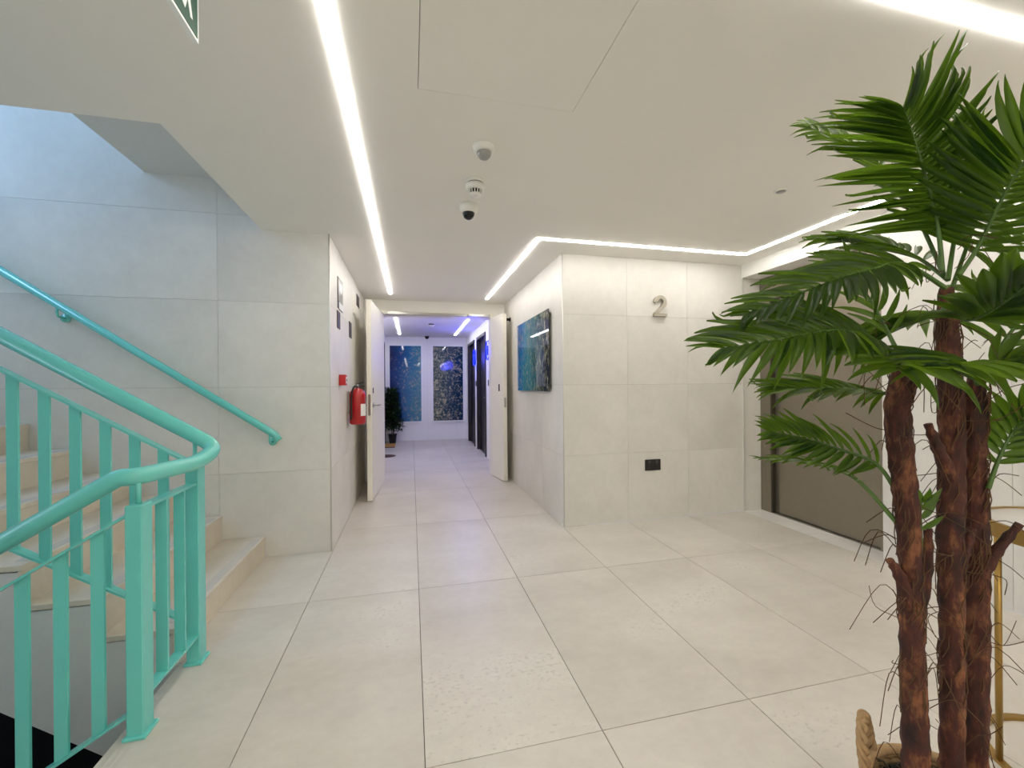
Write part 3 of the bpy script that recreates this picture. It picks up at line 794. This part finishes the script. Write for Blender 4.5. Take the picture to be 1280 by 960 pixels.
EX, EY = -0.490, 4.15
fe = thing('fire_extinguisher', (EX, EY, 0.85), 'red fire extinguisher hanging on the corridor wall beside the open door', 'extinguisher')
part(MB().lathe([(0.060, 0.850), (0.072, 0.860), (0.072, 1.125), (0.064, 1.155), (0.040, 1.178), (0.022, 1.186)], 28, (EX, EY, 0)), 'cylinder', M['red'], fe)
part(MB().lathe([(0.017, 1.184), (0.017, 1.215), (0.012, 1.222)], 16, (EX, EY, 0)), 'valve', M['steel'], fe)
part(MB().prism([(EX - 0.012, 1.218), (EX + 0.055, 1.236), (EX + 0.055, 1.243), (EX - 0.012, 1.228)], EY - 0.009, EY + 0.009, 'y'), 'lever', M['black'], fe)
part(MB().prism([(EX - 0.012, 1.204), (EX + 0.060, 1.204), (EX + 0.060, 1.210), (EX - 0.012, 1.212)], EY - 0.009, EY + 0.009, 'y'), 'carry_handle', M['black'], fe)
part(MB().tube(smooth_path([(EX, EY - 0.015, 1.20), (EX - 0.02, EY - 0.06, 1.20), (EX - 0.04, EY - 0.075, 1.14), (EX - 0.045, EY - 0.078, 1.0), (EX - 0.045, EY - 0.078, 0.90)], 6), 0.008, 8), 'hose', M['black'], fe)
lab = MB()
for k in range(8):
    a0, a1 = math.radians(-62 + 8 * k), math.radians(-62 + 8 * (k + 1))
    r0 = 0.0728
    lab.add([(EX + r0 * math.cos(a), EY + r0 * math.sin(a), z) for a, z in ((a0, 0.93), (a1, 0.93), (a1, 1.04), (a0, 1.04))], [(0, 1, 2, 3)], True)
part(lab, 'label', M['paper'], fe)
part(MB().box(WX, EX - 0.071, EY - 0.02, EY + 0.02, 0.95, 1.16), 'wall_bracket', M['steel'], fe)

# ------------------------------------------------------------------ double door standing open
def leaf(n, hinge, free, thick, side, label):
    hx, hy = hinge; fx, fy = free
    d = Vector((fx - hx, fy - hy)); Ld = d.length; ang = math.atan2(d.y, d.x)
    o = tag(MB().rbox(0, Ld, -thick / 2, thick / 2, 0.008, 2.105, 0.002, 1).build('door_%d' % n, M['door']), label, kind='structure')
    o.location = (hx, hy, 0); o.rotation_euler = (0, 0, ang)
    return o, Ld
d1, L1 = leaf(1, (-0.362, 5.53), (-0.428, 4.60), 0.052, 1, 'wide cream door leaf standing open on the left')
yc = 0.026
MB().lathe([(0.026, 0.0), (0.026, 0.008)], 18, (L1 - 0.07, yc, 1.005), 'y').build('handle_rose', M['steel'], d1)
MB().tube(round_corners([(L1 - 0.07, yc + 0.004, 1.005), (L1 - 0.07, yc + 0.055, 1.005), (L1 - 0.21, yc + 0.055, 1.002)], 0.015, 5), 0.010, 10).build('door_handle', M['steel'], d1)
MB().tube(round_corners([(L1 - 0.07, -yc - 0.001, 1.005), (L1 - 0.07, -yc - 0.05, 1.005), (L1 - 0.19, -yc - 0.05, 1.002)], 0.015, 5), 0.010, 10).build('door_handle', M['steel'], d1)
MB().rbox(L1 - 0.085, L1 - 0.055, yc, yc + 0.007, 1.13, 1.19, 0.003, 1).build('lock_cylinder', M['darkgrey'], d1)
MB().box(L1 - 0.001, L1 + 0.0015, -0.012, 0.012, 0.90, 1.12).build('latch_plate', M['steel'], d1)
d2, L2 = leaf(2, (1.066, 5.545), (1.138, 5.135), 0.052, -1, 'narrow cream door leaf standing open on the right')
MB().rbox(L2 - 0.15, L2 - 0.115, yc, yc + 0.006, 1.13, 1.22, 0.003, 1).build('lock_cover', M['black'], d2)
MB().rbox(L2 - 0.15, L2 - 0.115, -yc - 0.006, -yc, 1.13, 1.22, 0.003, 1).build('lock_cover', M['black'], d2)
MB().box(L2 - 0.001, L2 + 0.0015, -0.012, 0.012, 0.93, 1.05).build('latch_plate', M['steel'], d2)
hm = thing('door_holder', (1.243, 5.26, 2.05), 'small black door holder on the wall beside the narrow leaf', 'door holder')
part(MB().lathe([(0.028, -0.012), (0.028, 0.0)], 18, (1.243, 5.26, 2.05), 'x'), 'wall_plate', M['black'], hm)
part(MB().lathe([(0.018, -0.05), (0.018, -0.012)], 16, (1.243, 5.26, 2.05), 'x'), 'magnet', M['black'], hm)
cl = thing('door_closer', (0.35, 5.56, 2.115), 'long slim metal closer rail under the double door head', 'door closer')
part(MB().box(-0.33, 1.03, 5.535, 5.559, 2.118, 2.150), 'rail', M['steel'], cl)
for x in (-0.17, 0.86):
    part(MB().rbox(x - 0.13, x + 0.13, 5.50, 5.535, 2.112, 2.152, 0.004, 1), 'closer_body', M['steel'], cl)

# ------------------------------------------------------------------ lift
lf = thing('lift_entrance', (3.25, 2.74, 0), 'warm grey steel lift doorway set into the right wall', 'lift')
part(MB().box(3.23, 3.298, 3.232, 3.343, 0.002, 2.188), 'jamb', M['bronze'], lf)
part(MB().box(3.23, 3.298, 2.142, 2.300, 0.002, 2.188), 'jamb', M['bronze'], lf)
hd = part(MB().box(3.232, 3.298, 2.300, 3.232, 1.98, 2.188), 'header_panel', M['bronze'], lf)
part(MB().box(3.2285, 3.232, 3.09, 3.20, 2.03, 2.07), 'floor_indicator', M['black'], hd)
part(MB().box(3.262, 3.290, 2.302, 2.765, 0.012, 1.978), 'door_panel', M['bronze'], lf)
part(MB().box(3.270, 3.296, 2.767, 3.231, 0.012, 1.978), 'door_panel', M['bronze'], lf)
part(MB().box(3.231, 3.297, 3.215, 3.2315, 0.004, 1.978), 'inner_reveal', M['bronzedk'], lf)
part(MB().box(3.232, 3.297, 2.300, 3.215, 0.0012, 0.008), 'sill', M['steel'], lf)

# ------------------------------------------------------------------ far lobby: neon, plant, mat, board
def neon(y, z, label):
    r = thing('neon_sign', (1.23, y, z), label, 'neon sign', 'blue neon signs by the dark doors')
    a, b, c = 0.13, 0.145, 0.07
    pts = []
    for cx_, cz_, s in ((a - c, b - c, 0), (-(a - c), b - c, 90), (-(a - c), -(b - c), 180), (a - c, -(b - c), 270)):
        for k in range(6):
            t = math.radians(s + 18 * k)
            pts.append((1.195, y + cx_ + c * math.cos(t), z + cz_ + c * math.sin(t)))
    pts.append(pts[0])
    part(MB().tube(pts, 0.011, 8), 'neon_loop', M['neon'], r)
    part(MB().tube([(1.195, y, z + 0.07), (1.195, y, z - 0.08)], 0.011, 8), 'neon_bar', M['neon'], r)
    for dz in (-0.14, 0.14):
        part(MB().tube([(1.2295, y, z + dz), (1.197, y, z + dz)], 0.005, 6), 'clip', M['steel'], r)
    l = bpy.data.lights.new('neon_glow', 'POINT'); l.energy = 9.0; l.color = (0.10, 0.10, 1.0); l.shadow_soft_size = 0.12
    lo = bpy.data.objects.new('neon_glow', l); COL.objects.link(lo); lo.parent = r; lo.location = (-0.28, 0, 0.0)
neon(6.66, 1.775, 'blue neon loop sign on the near side of the dark doors')
neon(8.13, 1.755, 'blue neon loop sign between the two dark doors')
for y, lab in ((6.78, 'small dark switch under the nearer neon sign'), (8.14, 'small dark switch under the neon between the doors')):
    s = thing('wall_switch', (1.23, y, 1.25), lab, 'switch')
    part(MB().rbox(1.220, 1.230, y - 0.04, y + 0.04, 1.20, 1.30, 0.002, 1), 'plate', M['darkgrey'], s)
    part(MB().box(1.217, 1.220, y - 0.015, y + 0.015, 1.225, 1.275), 'rocker', M['black'], s)

bp_ = thing('potted_plant', (-0.40, 9.30, 0), 'bushy dark green plant in a black pot by the far wall', 'plant')
part(MB().lathe([(0.065, 0.0), (0.085, 0.17), (0.092, 0.18), (0.092, 0.20), (0.07, 0.20)], 20, (-0.40, 9.30, 0)), 'pot', M['black'], bp_)
for k in range(5):
    a = k * 1.26
    part(MB().tube(smooth_path([(-0.40 + 0.02 * math.cos(a), 9.30 + 0.02 * math.sin(a), 0.18), (-0.40 + 0.05 * math.cos(a), 9.30 + 0.05 * math.sin(a), 0.6), (-0.42 + 0.09 * math.cos(a), 9.30 + 0.08 * math.sin(a), 1.05)], 4), 0.008, 6), 'stem', M['bark'], bp_)
fo = MB()
for k in range(1900):
    z = 0.30 + 0.86 * rnd.random()
    rr = 0.15 * (0.5 + 0.6 * math.sin(math.pi * min(1, max(0.05, (z - 0.2) / 1.05)))) * math.sqrt(rnd.random())
    a = rnd.uniform(0, 6.283)
    c = Vector((max(-0.50, -0.405 + rr * math.cos(a)), 9.30 + rr * math.sin(a), z))
    if z < 0.55 and rnd.random() < 0.5:
        c += Vector((rnd.uniform(0.0, 0.16), 0, 0))
    d = Vector((math.cos(a) * 0.6, math.sin(a) * 0.6, rnd.uniform(-0.6, 0.7))).normalized()
    s = d.cross(Vector((0, 0, 1))).normalized()
    Lf = rnd.uniform(0.06, 0.12)
    tip = c + d * Lf
    tip.x = max(tip.x, -0.548)
    c.x = max(c.x, -0.525); tip.x = max(tip.x, -0.54)
    fo.add([Vector((max(q.x, -0.54), min(q.y, 9.58), q.z)) for q in (c, c + d * Lf * 0.5 + s * 0.016, tip, c + d * Lf * 0.5 - s * 0.016)], [(0, 1, 2, 3)])
tag(part(fo, 'foliage', M['leafdark'], bp_), kind='stuff')
bo = thing('wooden_board', (-0.43, 8.90, 0), 'low yellow wooden board on the floor before the bushy plant', 'board')
part(MB().rbox(-0.548, -0.33, 8.62, 9.17, 0.0, 0.014, 0.003, 1), 'top', M['oak'], bo)
part(MB().box(-0.548, -0.33, 8.614, 8.6195, 0.0, 0.013), 'edge_band', M['mat'], bo)
ro = thing('round_mat', (-0.43, 7.58, 0), 'round dark brown mat on the far lobby floor', 'mat')
part(MB().lathe([(0.150, 0.0), (0.150, 0.006), (0.142, 0.009)], 32, (-0.43, 7.58, 0)), 'pile', M['mat'], ro)
part(MB().lathe([(0.158, 0.0), (0.158, 0.004)], 32, (-0.43, 7.58, 0)), 'border', M['brownplaque'], ro)

# ------------------------------------------------------------------ round brass side table
TC = Vector((1.99, 0.815, 0))
tb = thing('side_table', TC, 'round brass-framed side table behind the palm', 'table')
part(MB().lathe([(0.228, 0.722), (0.228, 0.748)], 48, TC), 'top', M['marble'], tb)
def ring(z0, z1, r0, r1, seg=48):
    m = MB(); vs = []; fs_ = []
    for k in range(seg):
        a = 2 * math.pi * k / seg
        for r, z in ((r0, z0), (r1, z0), (r1, z1), (r0, z1)):
            vs.append((TC.x + r * math.cos(a), TC.y + r * math.sin(a), z))
    for k in range(seg):
        b0, b1 = 4 * k, 4 * ((k + 1) % seg)
        for q in range(4):
            fs_.append((b0 + q, b0 + (q + 1) % 4, b1 + (q + 1) % 4, b1 + q))
    return m.add(vs, fs_)
part(ring(0.705, 0.752, 0.228, 0.240), 'rim', M['brass'], tb)
part(ring(0.0, 0.012, 0.226, 0.246), 'base_ring', M['brass'], tb)
for k in range(3):
    a = math.radians(151 + 120 * k)
    x, y = TC.x + 0.236 * math.cos(a), TC.y + 0.236 * math.sin(a)
    part(MB().tube([(x, y, 0.010), (x, y, 0.706)], 0.0085, 10), 'leg', M['brass'], tb)

FRONDS = [
    ([(-0.134, 0.001, 1.229), (-0.241, -0.014, 1.283), (-0.35, -0.029, 1.298), (-0.482, -0.039, 1.28), (-0.615, -0.028, 1.258)], 0.15, 24, (-0.15, -0.63, 0.75), 1, 0.0165, 32, 34),
    ([(-0.004, 0.001, 1.406), (-0.129, -0.0, 1.452), (-0.248, -0.013, 1.428), (-0.366, -0.015, 1.394), (-0.54, -0.005, 1.33)], 0.13, 24, (-0.24, -0.56, 0.8), 1, 0.0155, 32, 34),
    ([(0.014, 0.017, 1.447), (0.004, 0.02, 1.558), (-0.037, 0.019, 1.673), (-0.075, 0.018, 1.759), (-0.107, 0.015, 1.807)], 0.2, 32, (-0.38, -0.94, 0.1), 1, 0.0125, 4, 48),
    ([(0.044, 0.01, 1.429), (0.067, -0.016, 1.496), (0.052, -0.064, 1.582), (0.04, -0.102, 1.638), (0.032, -0.141, 1.679)], 0.18, 20, (-0.53, -0.7, 0.6), 1, 0.017, 14, 36),
    ([(-0.1, 0.024, 1.208), (-0.108, 0.057, 1.168), (-0.17, 0.092, 1.178), (-0.244, 0.13, 1.178), (-0.302, 0.165, 1.182)], 0.115, 17, (-0.08, -0.34, 1.0), 1, 0.016, 32, 34),
    ([(-0.113, 0.027, 0.941), (-0.149, 0.046, 1.008), (-0.231, 0.076, 1.044), (-0.29, 0.1, 1.065), (-0.358, 0.127, 1.079)], 0.09, 16, (-0.19, -0.78, 0.6), 0, 0.014, 32, 34),
    ([(-0.113, 0.027, 0.874), (-0.175, 0.062, 0.964), (-0.227, 0.085, 0.994), (-0.282, 0.119, 1.007), (-0.358, 0.158, 1.012)], 0.06, 14, (-0.01, -0.05, 1.0), 0, 0.014, 32, 34),
    ([(-0.157, -0.014, 1.233), (-0.225, -0.059, 1.246), (-0.297, -0.104, 1.235), (-0.358, -0.141, 1.215)], 0.14, 9, (-0.12, -0.49, 1.0), 1, 0.022, 32, 34),
    ([(-0.1, 0.024, 1.241), (-0.095, 0.053, 1.302), (-0.112, 0.078, 1.381), (-0.128, 0.103, 1.443), (-0.141, 0.116, 1.475)], 0.12, 9, (-0.04, -1.02, 0.3), 0, 0.016, 32, 34),
    ([(-0.019, -0.016, 1.348), (-0.071, -0.076, 1.32), (-0.11, -0.138, 1.332), (-0.13, -0.195, 1.369)], 0.14, 12, (-0.12, -0.49, 0.85), 1, 0.026, 32, 34),
    ([(0.025, -0.037, 1.189), (-0.09, -0.092, 1.221), (-0.195, -0.139, 1.226), (-0.291, -0.177, 1.214)], 0.14, 9, (-0.09, -0.39, 1.0), 1, 0.022, 32, 34),
    ([(0.086, -0.021, 0.953), (0.113, -0.027, 1.026), (0.148, -0.035, 1.088), (0.193, -0.046, 1.133)], 0.1, 10, (-0.65, -0.56, 0.5), 0, 0.02, 32, 34),
    ([(0.055, 0.038, 1.446), (0.051, 0.101, 1.633), (0.008, 0.173, 1.797), (-0.11, 0.242, 1.898)], 0.13, 14, (0.01, -0.82, 0.5), 0, 0.017, 20, 36),
    ([(0.064, 0.036, 1.436), (0.074, 0.116, 1.522), (0.038, 0.186, 1.57), (-0.05, 0.248, 1.595)], 0.13, 14, (-0.09, -0.39, 0.9), 0, 0.019, 32, 34),
    ([(0.073, 0.034, 1.417), (0.198, 0.066, 1.571), (0.292, 0.084, 1.721), (0.346, 0.092, 1.827)], 0.18, 18, (-0.04, -1.02, 0.2), 0, 0.015, 8, 38),
    ([(0.082, 0.032, 1.379), (0.223, 0.05, 1.408), (0.402, 0.058, 1.438), (0.564, 0.061, 1.403)], 0.16, 14, (-0.1, -0.44, 0.9), 0, 0.021, 32, 34),
    ([(0.07, -0.017, 1.207), (0.087, -0.041, 1.232), (0.105, -0.076, 1.231), (0.149, -0.108, 1.187)], 0.14, 12, (-0.12, -0.49, 0.9), 1, 0.024, 32, 34),
    ([(-0.004, 0.001, 1.361), (0.05, 0.06, 1.354), (0.052, 0.121, 1.338), (-0.027, 0.181, 1.308)], 0.14, 12, (-0.12, -0.49, 0.9), 0, 0.019, 32, 34),
    ([(-0.065, 0.015, 0.81), (-0.064, 0.015, 0.864), (-0.064, 0.015, 0.901), (-0.06, 0.014, 0.928)], 0.06, 4, (-0.23, -0.97, 0.2), 0, 0.016, 32, 34),
    ([(0.115, 0.003, 1.188), (0.201, 0.003, 1.302), (0.305, -0.001, 1.381), (0.421, -0.008, 1.424)], 0.15, 12, (-0.33, -0.54, 0.8), 0, 0.02, 32, 34),
    ([(0.039, 0.022, 1.431), (0.109, 0.046, 1.577), (0.153, 0.066, 1.698), (0.163, 0.084, 1.799)], 0.17, 18, (-0.23, -0.97, 0.1), 0, 0.015, 8, 40),
]
TRUNKS = [
    [(-0.099, 0.003, 0.296), (-0.103, 0.004, 0.447), (-0.107, 0.005, 0.624), (-0.098, 0.013, 0.796), (-0.11, 0.016, 0.975), (-0.123, 0.019, 1.119), (-0.111, 0.016, 1.235)] ,
    [(0.001, -0.0, 0.276), (0.003, -0.001, 0.466), (0.004, -0.001, 0.647), (0.015, 0.007, 0.86), (0.032, 0.013, 1.041), (0.027, 0.014, 1.244), (0.021, 0.016, 1.411)] ,
    [(0.089, 0.009, 0.247), (0.093, 0.009, 0.443), (0.096, 0.008, 0.667), (0.098, 0.007, 0.872), (0.083, 0.001, 1.041), (0.088, -0.0, 1.207)] ,
]
STUBS = [
    [(-0.085, 0.01, 0.671), (-0.051, 0.012, 0.774), (-0.047, 0.011, 0.864)] ,
    [(0.093, -0.002, 0.746), (0.116, -0.017, 0.805), (0.155, -0.037, 0.872)] ,
    [(-0.108, 0.005, 0.695), (-0.132, 0.011, 0.765), (-0.154, 0.016, 0.801)] ,
    [(-0.112, 0.016, 1.154), (-0.103, 0.004, 1.19), (-0.088, 0.0, 1.26)] ,
    [(0.005, -0.001, 0.755), (0.045, -0.0, 0.805), (0.063, -0.005, 0.86)] ,
    [(0.019, 0.006, 0.97), (-0.024, 0.006, 1.045), (-0.045, 0.011, 1.099)] ,
]

# ------------------------------------------------------------------ palm in a basket
PR = Vector((1.179, 0.695, 0))
palm = thing('artificial_palm', PR, 'tall artificial palm with three dark trunks standing in a wicker basket', 'palm')
def cell_ring_noise(a, z):
    return 0.0014 * math.sin(7 * a + 40 * z) + 0.0012 * math.sin(3 * a - 95 * z) + 0.0008 * math.sin(13 * a + 170 * z)
for ti, tp in enumerate(TRUNKS):
    tp = [(tp[0][0] * 0.9, tp[0][1], 0.17)] + tp
    path = smooth_path(tp, 14)
    n = len(path)
    m = MB(); seg = 16; vs = []; fs_ = []
    for i, p in enumerate(path):
        t = (path[min(i + 1, n - 1)] - path[max(i - 1, 0)]).normalized()
        u = t.cross(Vector((0, 1, 0))).normalized(); wv = t.cross(u)
        f_ = i / (n - 1)
        r = 0.0228 - 0.0015 * f_ + 0.0016 * math.sin(9 * f_ + ti * 2)
        if f_ > 0.9: r *= 1 - 4.5 * (f_ - 0.9)
        for k in range(seg):
            a = 2 * math.pi * k / seg
            vs.append(p + (u * math.cos(a) + wv * math.sin(a)) * (r + cell_ring_noise(a + ti, p.z)))
    for i in range(n - 1):
        for k in range(seg):
            a, b = i * seg + k, i * seg + (k + 1) % seg
            fs_.append((a, b, b + seg, a + seg))
    fs_.append(tuple(range(seg))[::-1]); fs_.append(tuple((n - 1) * seg + k for k in range(seg)))
    m.add(vs, fs_, True)
    m.build('trunk', M['bark'], palm)
for sp in STUBS:
    path = smooth_path(sp, 6); n = len(path)
    MB().tube(path, [0.016 - 0.009 * i / (n - 1) + 0.0015 * math.sin(i * 2.3) for i in range(n)], 10).build('leaf_stub', M['bark'], palm)
# loose dry fibres hanging off the trunks
fb = MB()
for k in range(150):
    tp = rnd.choice(TRUNKS); q = Vector(rnd.choice(tp[1:]))
    q.z += rnd.uniform(-0.10, 0.10)
    a = rnd.uniform(0, 6.283); d = Vector((math.cos(a), math.sin(a), 0)); s = rnd.uniform(0.03, 0.10)
    pts = [q + d * 0.024, q + d * (0.024 + s * 0.5) + Vector((0, 0, rnd.uniform(-0.02, 0.05))), q + d * (0.024 + s) + Vector((rnd.uniform(-.03, .03), rnd.uniform(-.03, .03), rnd.uniform(-0.08, 0.05)))]
    fb.tube(smooth_path(pts, 4), 0.0009, 4, cap=False)
for k in range(420):      # bark strands lying along the trunks
    tp = rnd.choice(TRUNKS); i = rnd.randrange(1, len(tp) - 1)
    p0, p1 = Vector(tp[i]), Vector(tp[i + 1])
    f0 = rnd.uniform(0, 0.7); a = rnd.uniform(0, 6.283); d = Vector((math.cos(a), math.sin(a), 0)); d2 = Vector((math.cos(a + 0.5), math.sin(a + 0.5), 0))
    A = p0.lerp(p1, f0) + d * 0.0225; B = p0.lerp(p1, f0 + 0.16) + d2 * 0.0245; C = p0.lerp(p1, f0 + 0.3) + d2 * 0.0215
    fb.tube([A, B, C], 0.0012, 4, cap=False)
tag(fb.build('fibre', M['fibre'], palm), kind='stuff')

def leaflet_mesh(name, droop, curl):
    """unit blade along +X, width along Y, folded on its midrib, drooping in Z"""
    m = MB(); vs = []; fs_ = []
    prof = [(0.0, 0.10), (0.10, 0.34), (0.26, 0.49), (0.45, 0.5), (0.64, 0.42), (0.82, 0.25), (0.94, 0.10), (1.0, 0.008)]
    for x, hw in prof:
        z = -droop * x * x - (curl * max(0, x - 0.75) ** 2 * 6)
        xx = x * (1 - 0.25 * droop * x)
        vs += [(xx, -hw, z + 0.10 * hw), (xx, 0, z - 0.02), (xx, hw, z + 0.10 * hw)]
    for i in range(len(prof) - 1):
        a = 3 * i
        fs_ += [(a, a + 1, a + 4, a + 3), (a + 1, a + 2, a + 5, a + 4)]
    return vs, fs_, name
LEAF = [leaflet_mesh('leaflet', d, c) for d, c in ((0.08, 0.0), (0.18, 0.1), (0.30, 0.2), (0.22, -0.5))]
LEAFM = []
for vs, fs_, nm in LEAF:
    me = bpy.data.meshes.new('leaflet'); me.from_pydata(vs, [], fs_)
    me.polygons.foreach_set('use_smooth', [True] * len(fs_)); me.materials.append(M['leaf']); LEAFM.append(me)
mass = MB()
n_single = 0
for pts, Ll, pairs, nh, single, wid, a0, a1 in FRONDS:
    path = smooth_path(pts, 12); n = len(path)
    fr = MB().tube(path, [0.0052 - 0.0040 * i / (n - 1) for i in range(n)], 8).build('frond', M['stemgreen'], palm)
    nh = Vector(nh).normalized()
    for k in range(pairs):
        f_ = 0.22 + 0.78 * (k + 0.5) / pairs
        for side in (-1, 1):
            ff = min(0.995, f_ + rnd.uniform(-0.005, 0.005))
            x = ff * (n - 1); i = min(int(x), n - 2)
            p = path[i].lerp(path[i + 1], x - i)
            t = (path[min(i + 2, n - 1)] - path[max(i - 1, 0)]).normalized()
            nn = (nh - t * nh.dot(t)).normalized()
            sd = t.cross(nn) * side
            rel = (ff - 0.22) / 0.78
            ang = math.radians(a0 + a1 * rel + rnd.uniform(-3.5, 3.5))
            d = sd * math.cos(ang) + t * math.sin(ang) + nn * rnd.uniform(0.06, 0.18)
            d.normalize()
            le = Ll * (0.62 + 0.50 * math.sin(math.pi * (0.18 + 0.72 * rel))) * rnd.uniform(0.92, 1.08)
            le *= 1 - 0.45 * max(0, rel - 0.75) / 0.25
            zz = (nn - d * nn.dot(d)).normalized()
            yy = zz.cross(d)
            tw = rnd.uniform(-0.14, 0.14)
            zz, yy = zz * math.cos(tw) + yy * math.sin(tw), yy * math.cos(tw) - zz * math.sin(tw)
            w_ = wid * (0.8 + 0.3 * math.sin(math.pi * rel)) * rnd.uniform(0.9, 1.1)
            mtx = Matrix(((d.x * le, yy.x * w_, zz.x * le, p.x), (d.y * le, yy.y * w_, zz.y * le, p.y), (d.z * le, yy.z * w_, zz.z * le, p.z), (0, 0, 0, 1)))
            v_ = rnd.choice((0, 0, 0, 1, 1, 1, 2, 3))
            if single and n_single < 300:
                o = bpy.data.objects.new('leaflet', LEAFM[v_]); COL.objects.link(o)
                o.parent = fr; o.matrix_local = mtx
                n_single += 1
            else:
                vs, fs_, _ = LEAF[v_]
                mass.add([mtx @ Vector(q) for q in vs], fs_, True)
tag(mass.build('leaflet_mass', M['leaf'], palm), kind='stuff')

bk = thing('wicker_basket', PR, 'woven seagrass basket with handles around the palm trunks', 'basket')
wv = MB()
rows, seg = 13, 56
BR = lambda z: 0.118 + 0.030 * math.sin(min(1, z / 0.24) * 2.0)
for r_ in range(rows):
    z = 0.009 + r_ * 0.0182
    pts = []
    for k in range(seg + 1):
        a = 2 * math.pi * k / seg
        rr = BR(z) + 0.0035 * (1 if (k + r_) % 2 else -1)
        pts.append((rr * math.cos(a), rr * math.sin(a), z))
    wv.tube(pts, 0.0095, 6, cap=False)
wv.build('weave', M['wicker'], bk)
MB().tube([(BR(0.24) * math.cos(2 * math.pi * k / 48), BR(0.24) * math.sin(2 * math.pi * k / 48), 0.240) for k in range(49)], 0.012, 10, cap=False).build('rim', M['wicker'], bk)
for s in (-1, 1):
    pts = smooth_path([(s * 0.140, 0.05, 0.225), (s * 0.150, 0.04, 0.30), (s * 0.153, 0.0, 0.355), (s * 0.150, -0.04, 0.30), (s * 0.140, -0.05, 0.225)], 6)
    hm_ = MB()
    for ph in (0.0, 2.094, 4.189):
        tw_ = []
        for i, q in enumerate(smooth_path([tuple(p) for p in pts], 3)):
            a = ph + i * 0.42
            tw_.append(q + Vector((math.cos(a), 0.6 * math.sin(a), math.sin(a) * 0.6)) * 0.0075)
        hm_.tube(tw_, 0.0062, 6)
    hm_.build('handle', M['wicker'], bk)
MB().lathe([(0.100, 0.0), (0.120, 0.17)], 32).build('base', M['soil'], bk)
ip = MB().lathe([(0.112, 0.19), (0.120, 0.225), (0.124, 0.225), (0.112, 0.171)], 32)
ip.build('inner_pot', M['blackgloss'], palm)
ms = MB()
for k in range(160):
    a = rnd.uniform(0, 6.283); r = 0.110 * math.sqrt(rnd.random())
    c = Vector((r * math.cos(a), r * math.sin(a), 0.205 + rnd.uniform(0, 0.02)))
    d = Vector((rnd.uniform(-1, 1), rnd.uniform(-1, 1), rnd.uniform(0, 0.7))).normalized() * rnd.uniform(0.02, 0.05)
    ms.tube([c, c + d * 0.5 + Vector((0, 0, 0.01)), c + d], 0.0025, 4, cap=False)
bk.rotation_euler = (0, 0, -1.04)
tag(ms.build('moss', M['soil'], palm), kind='stuff')
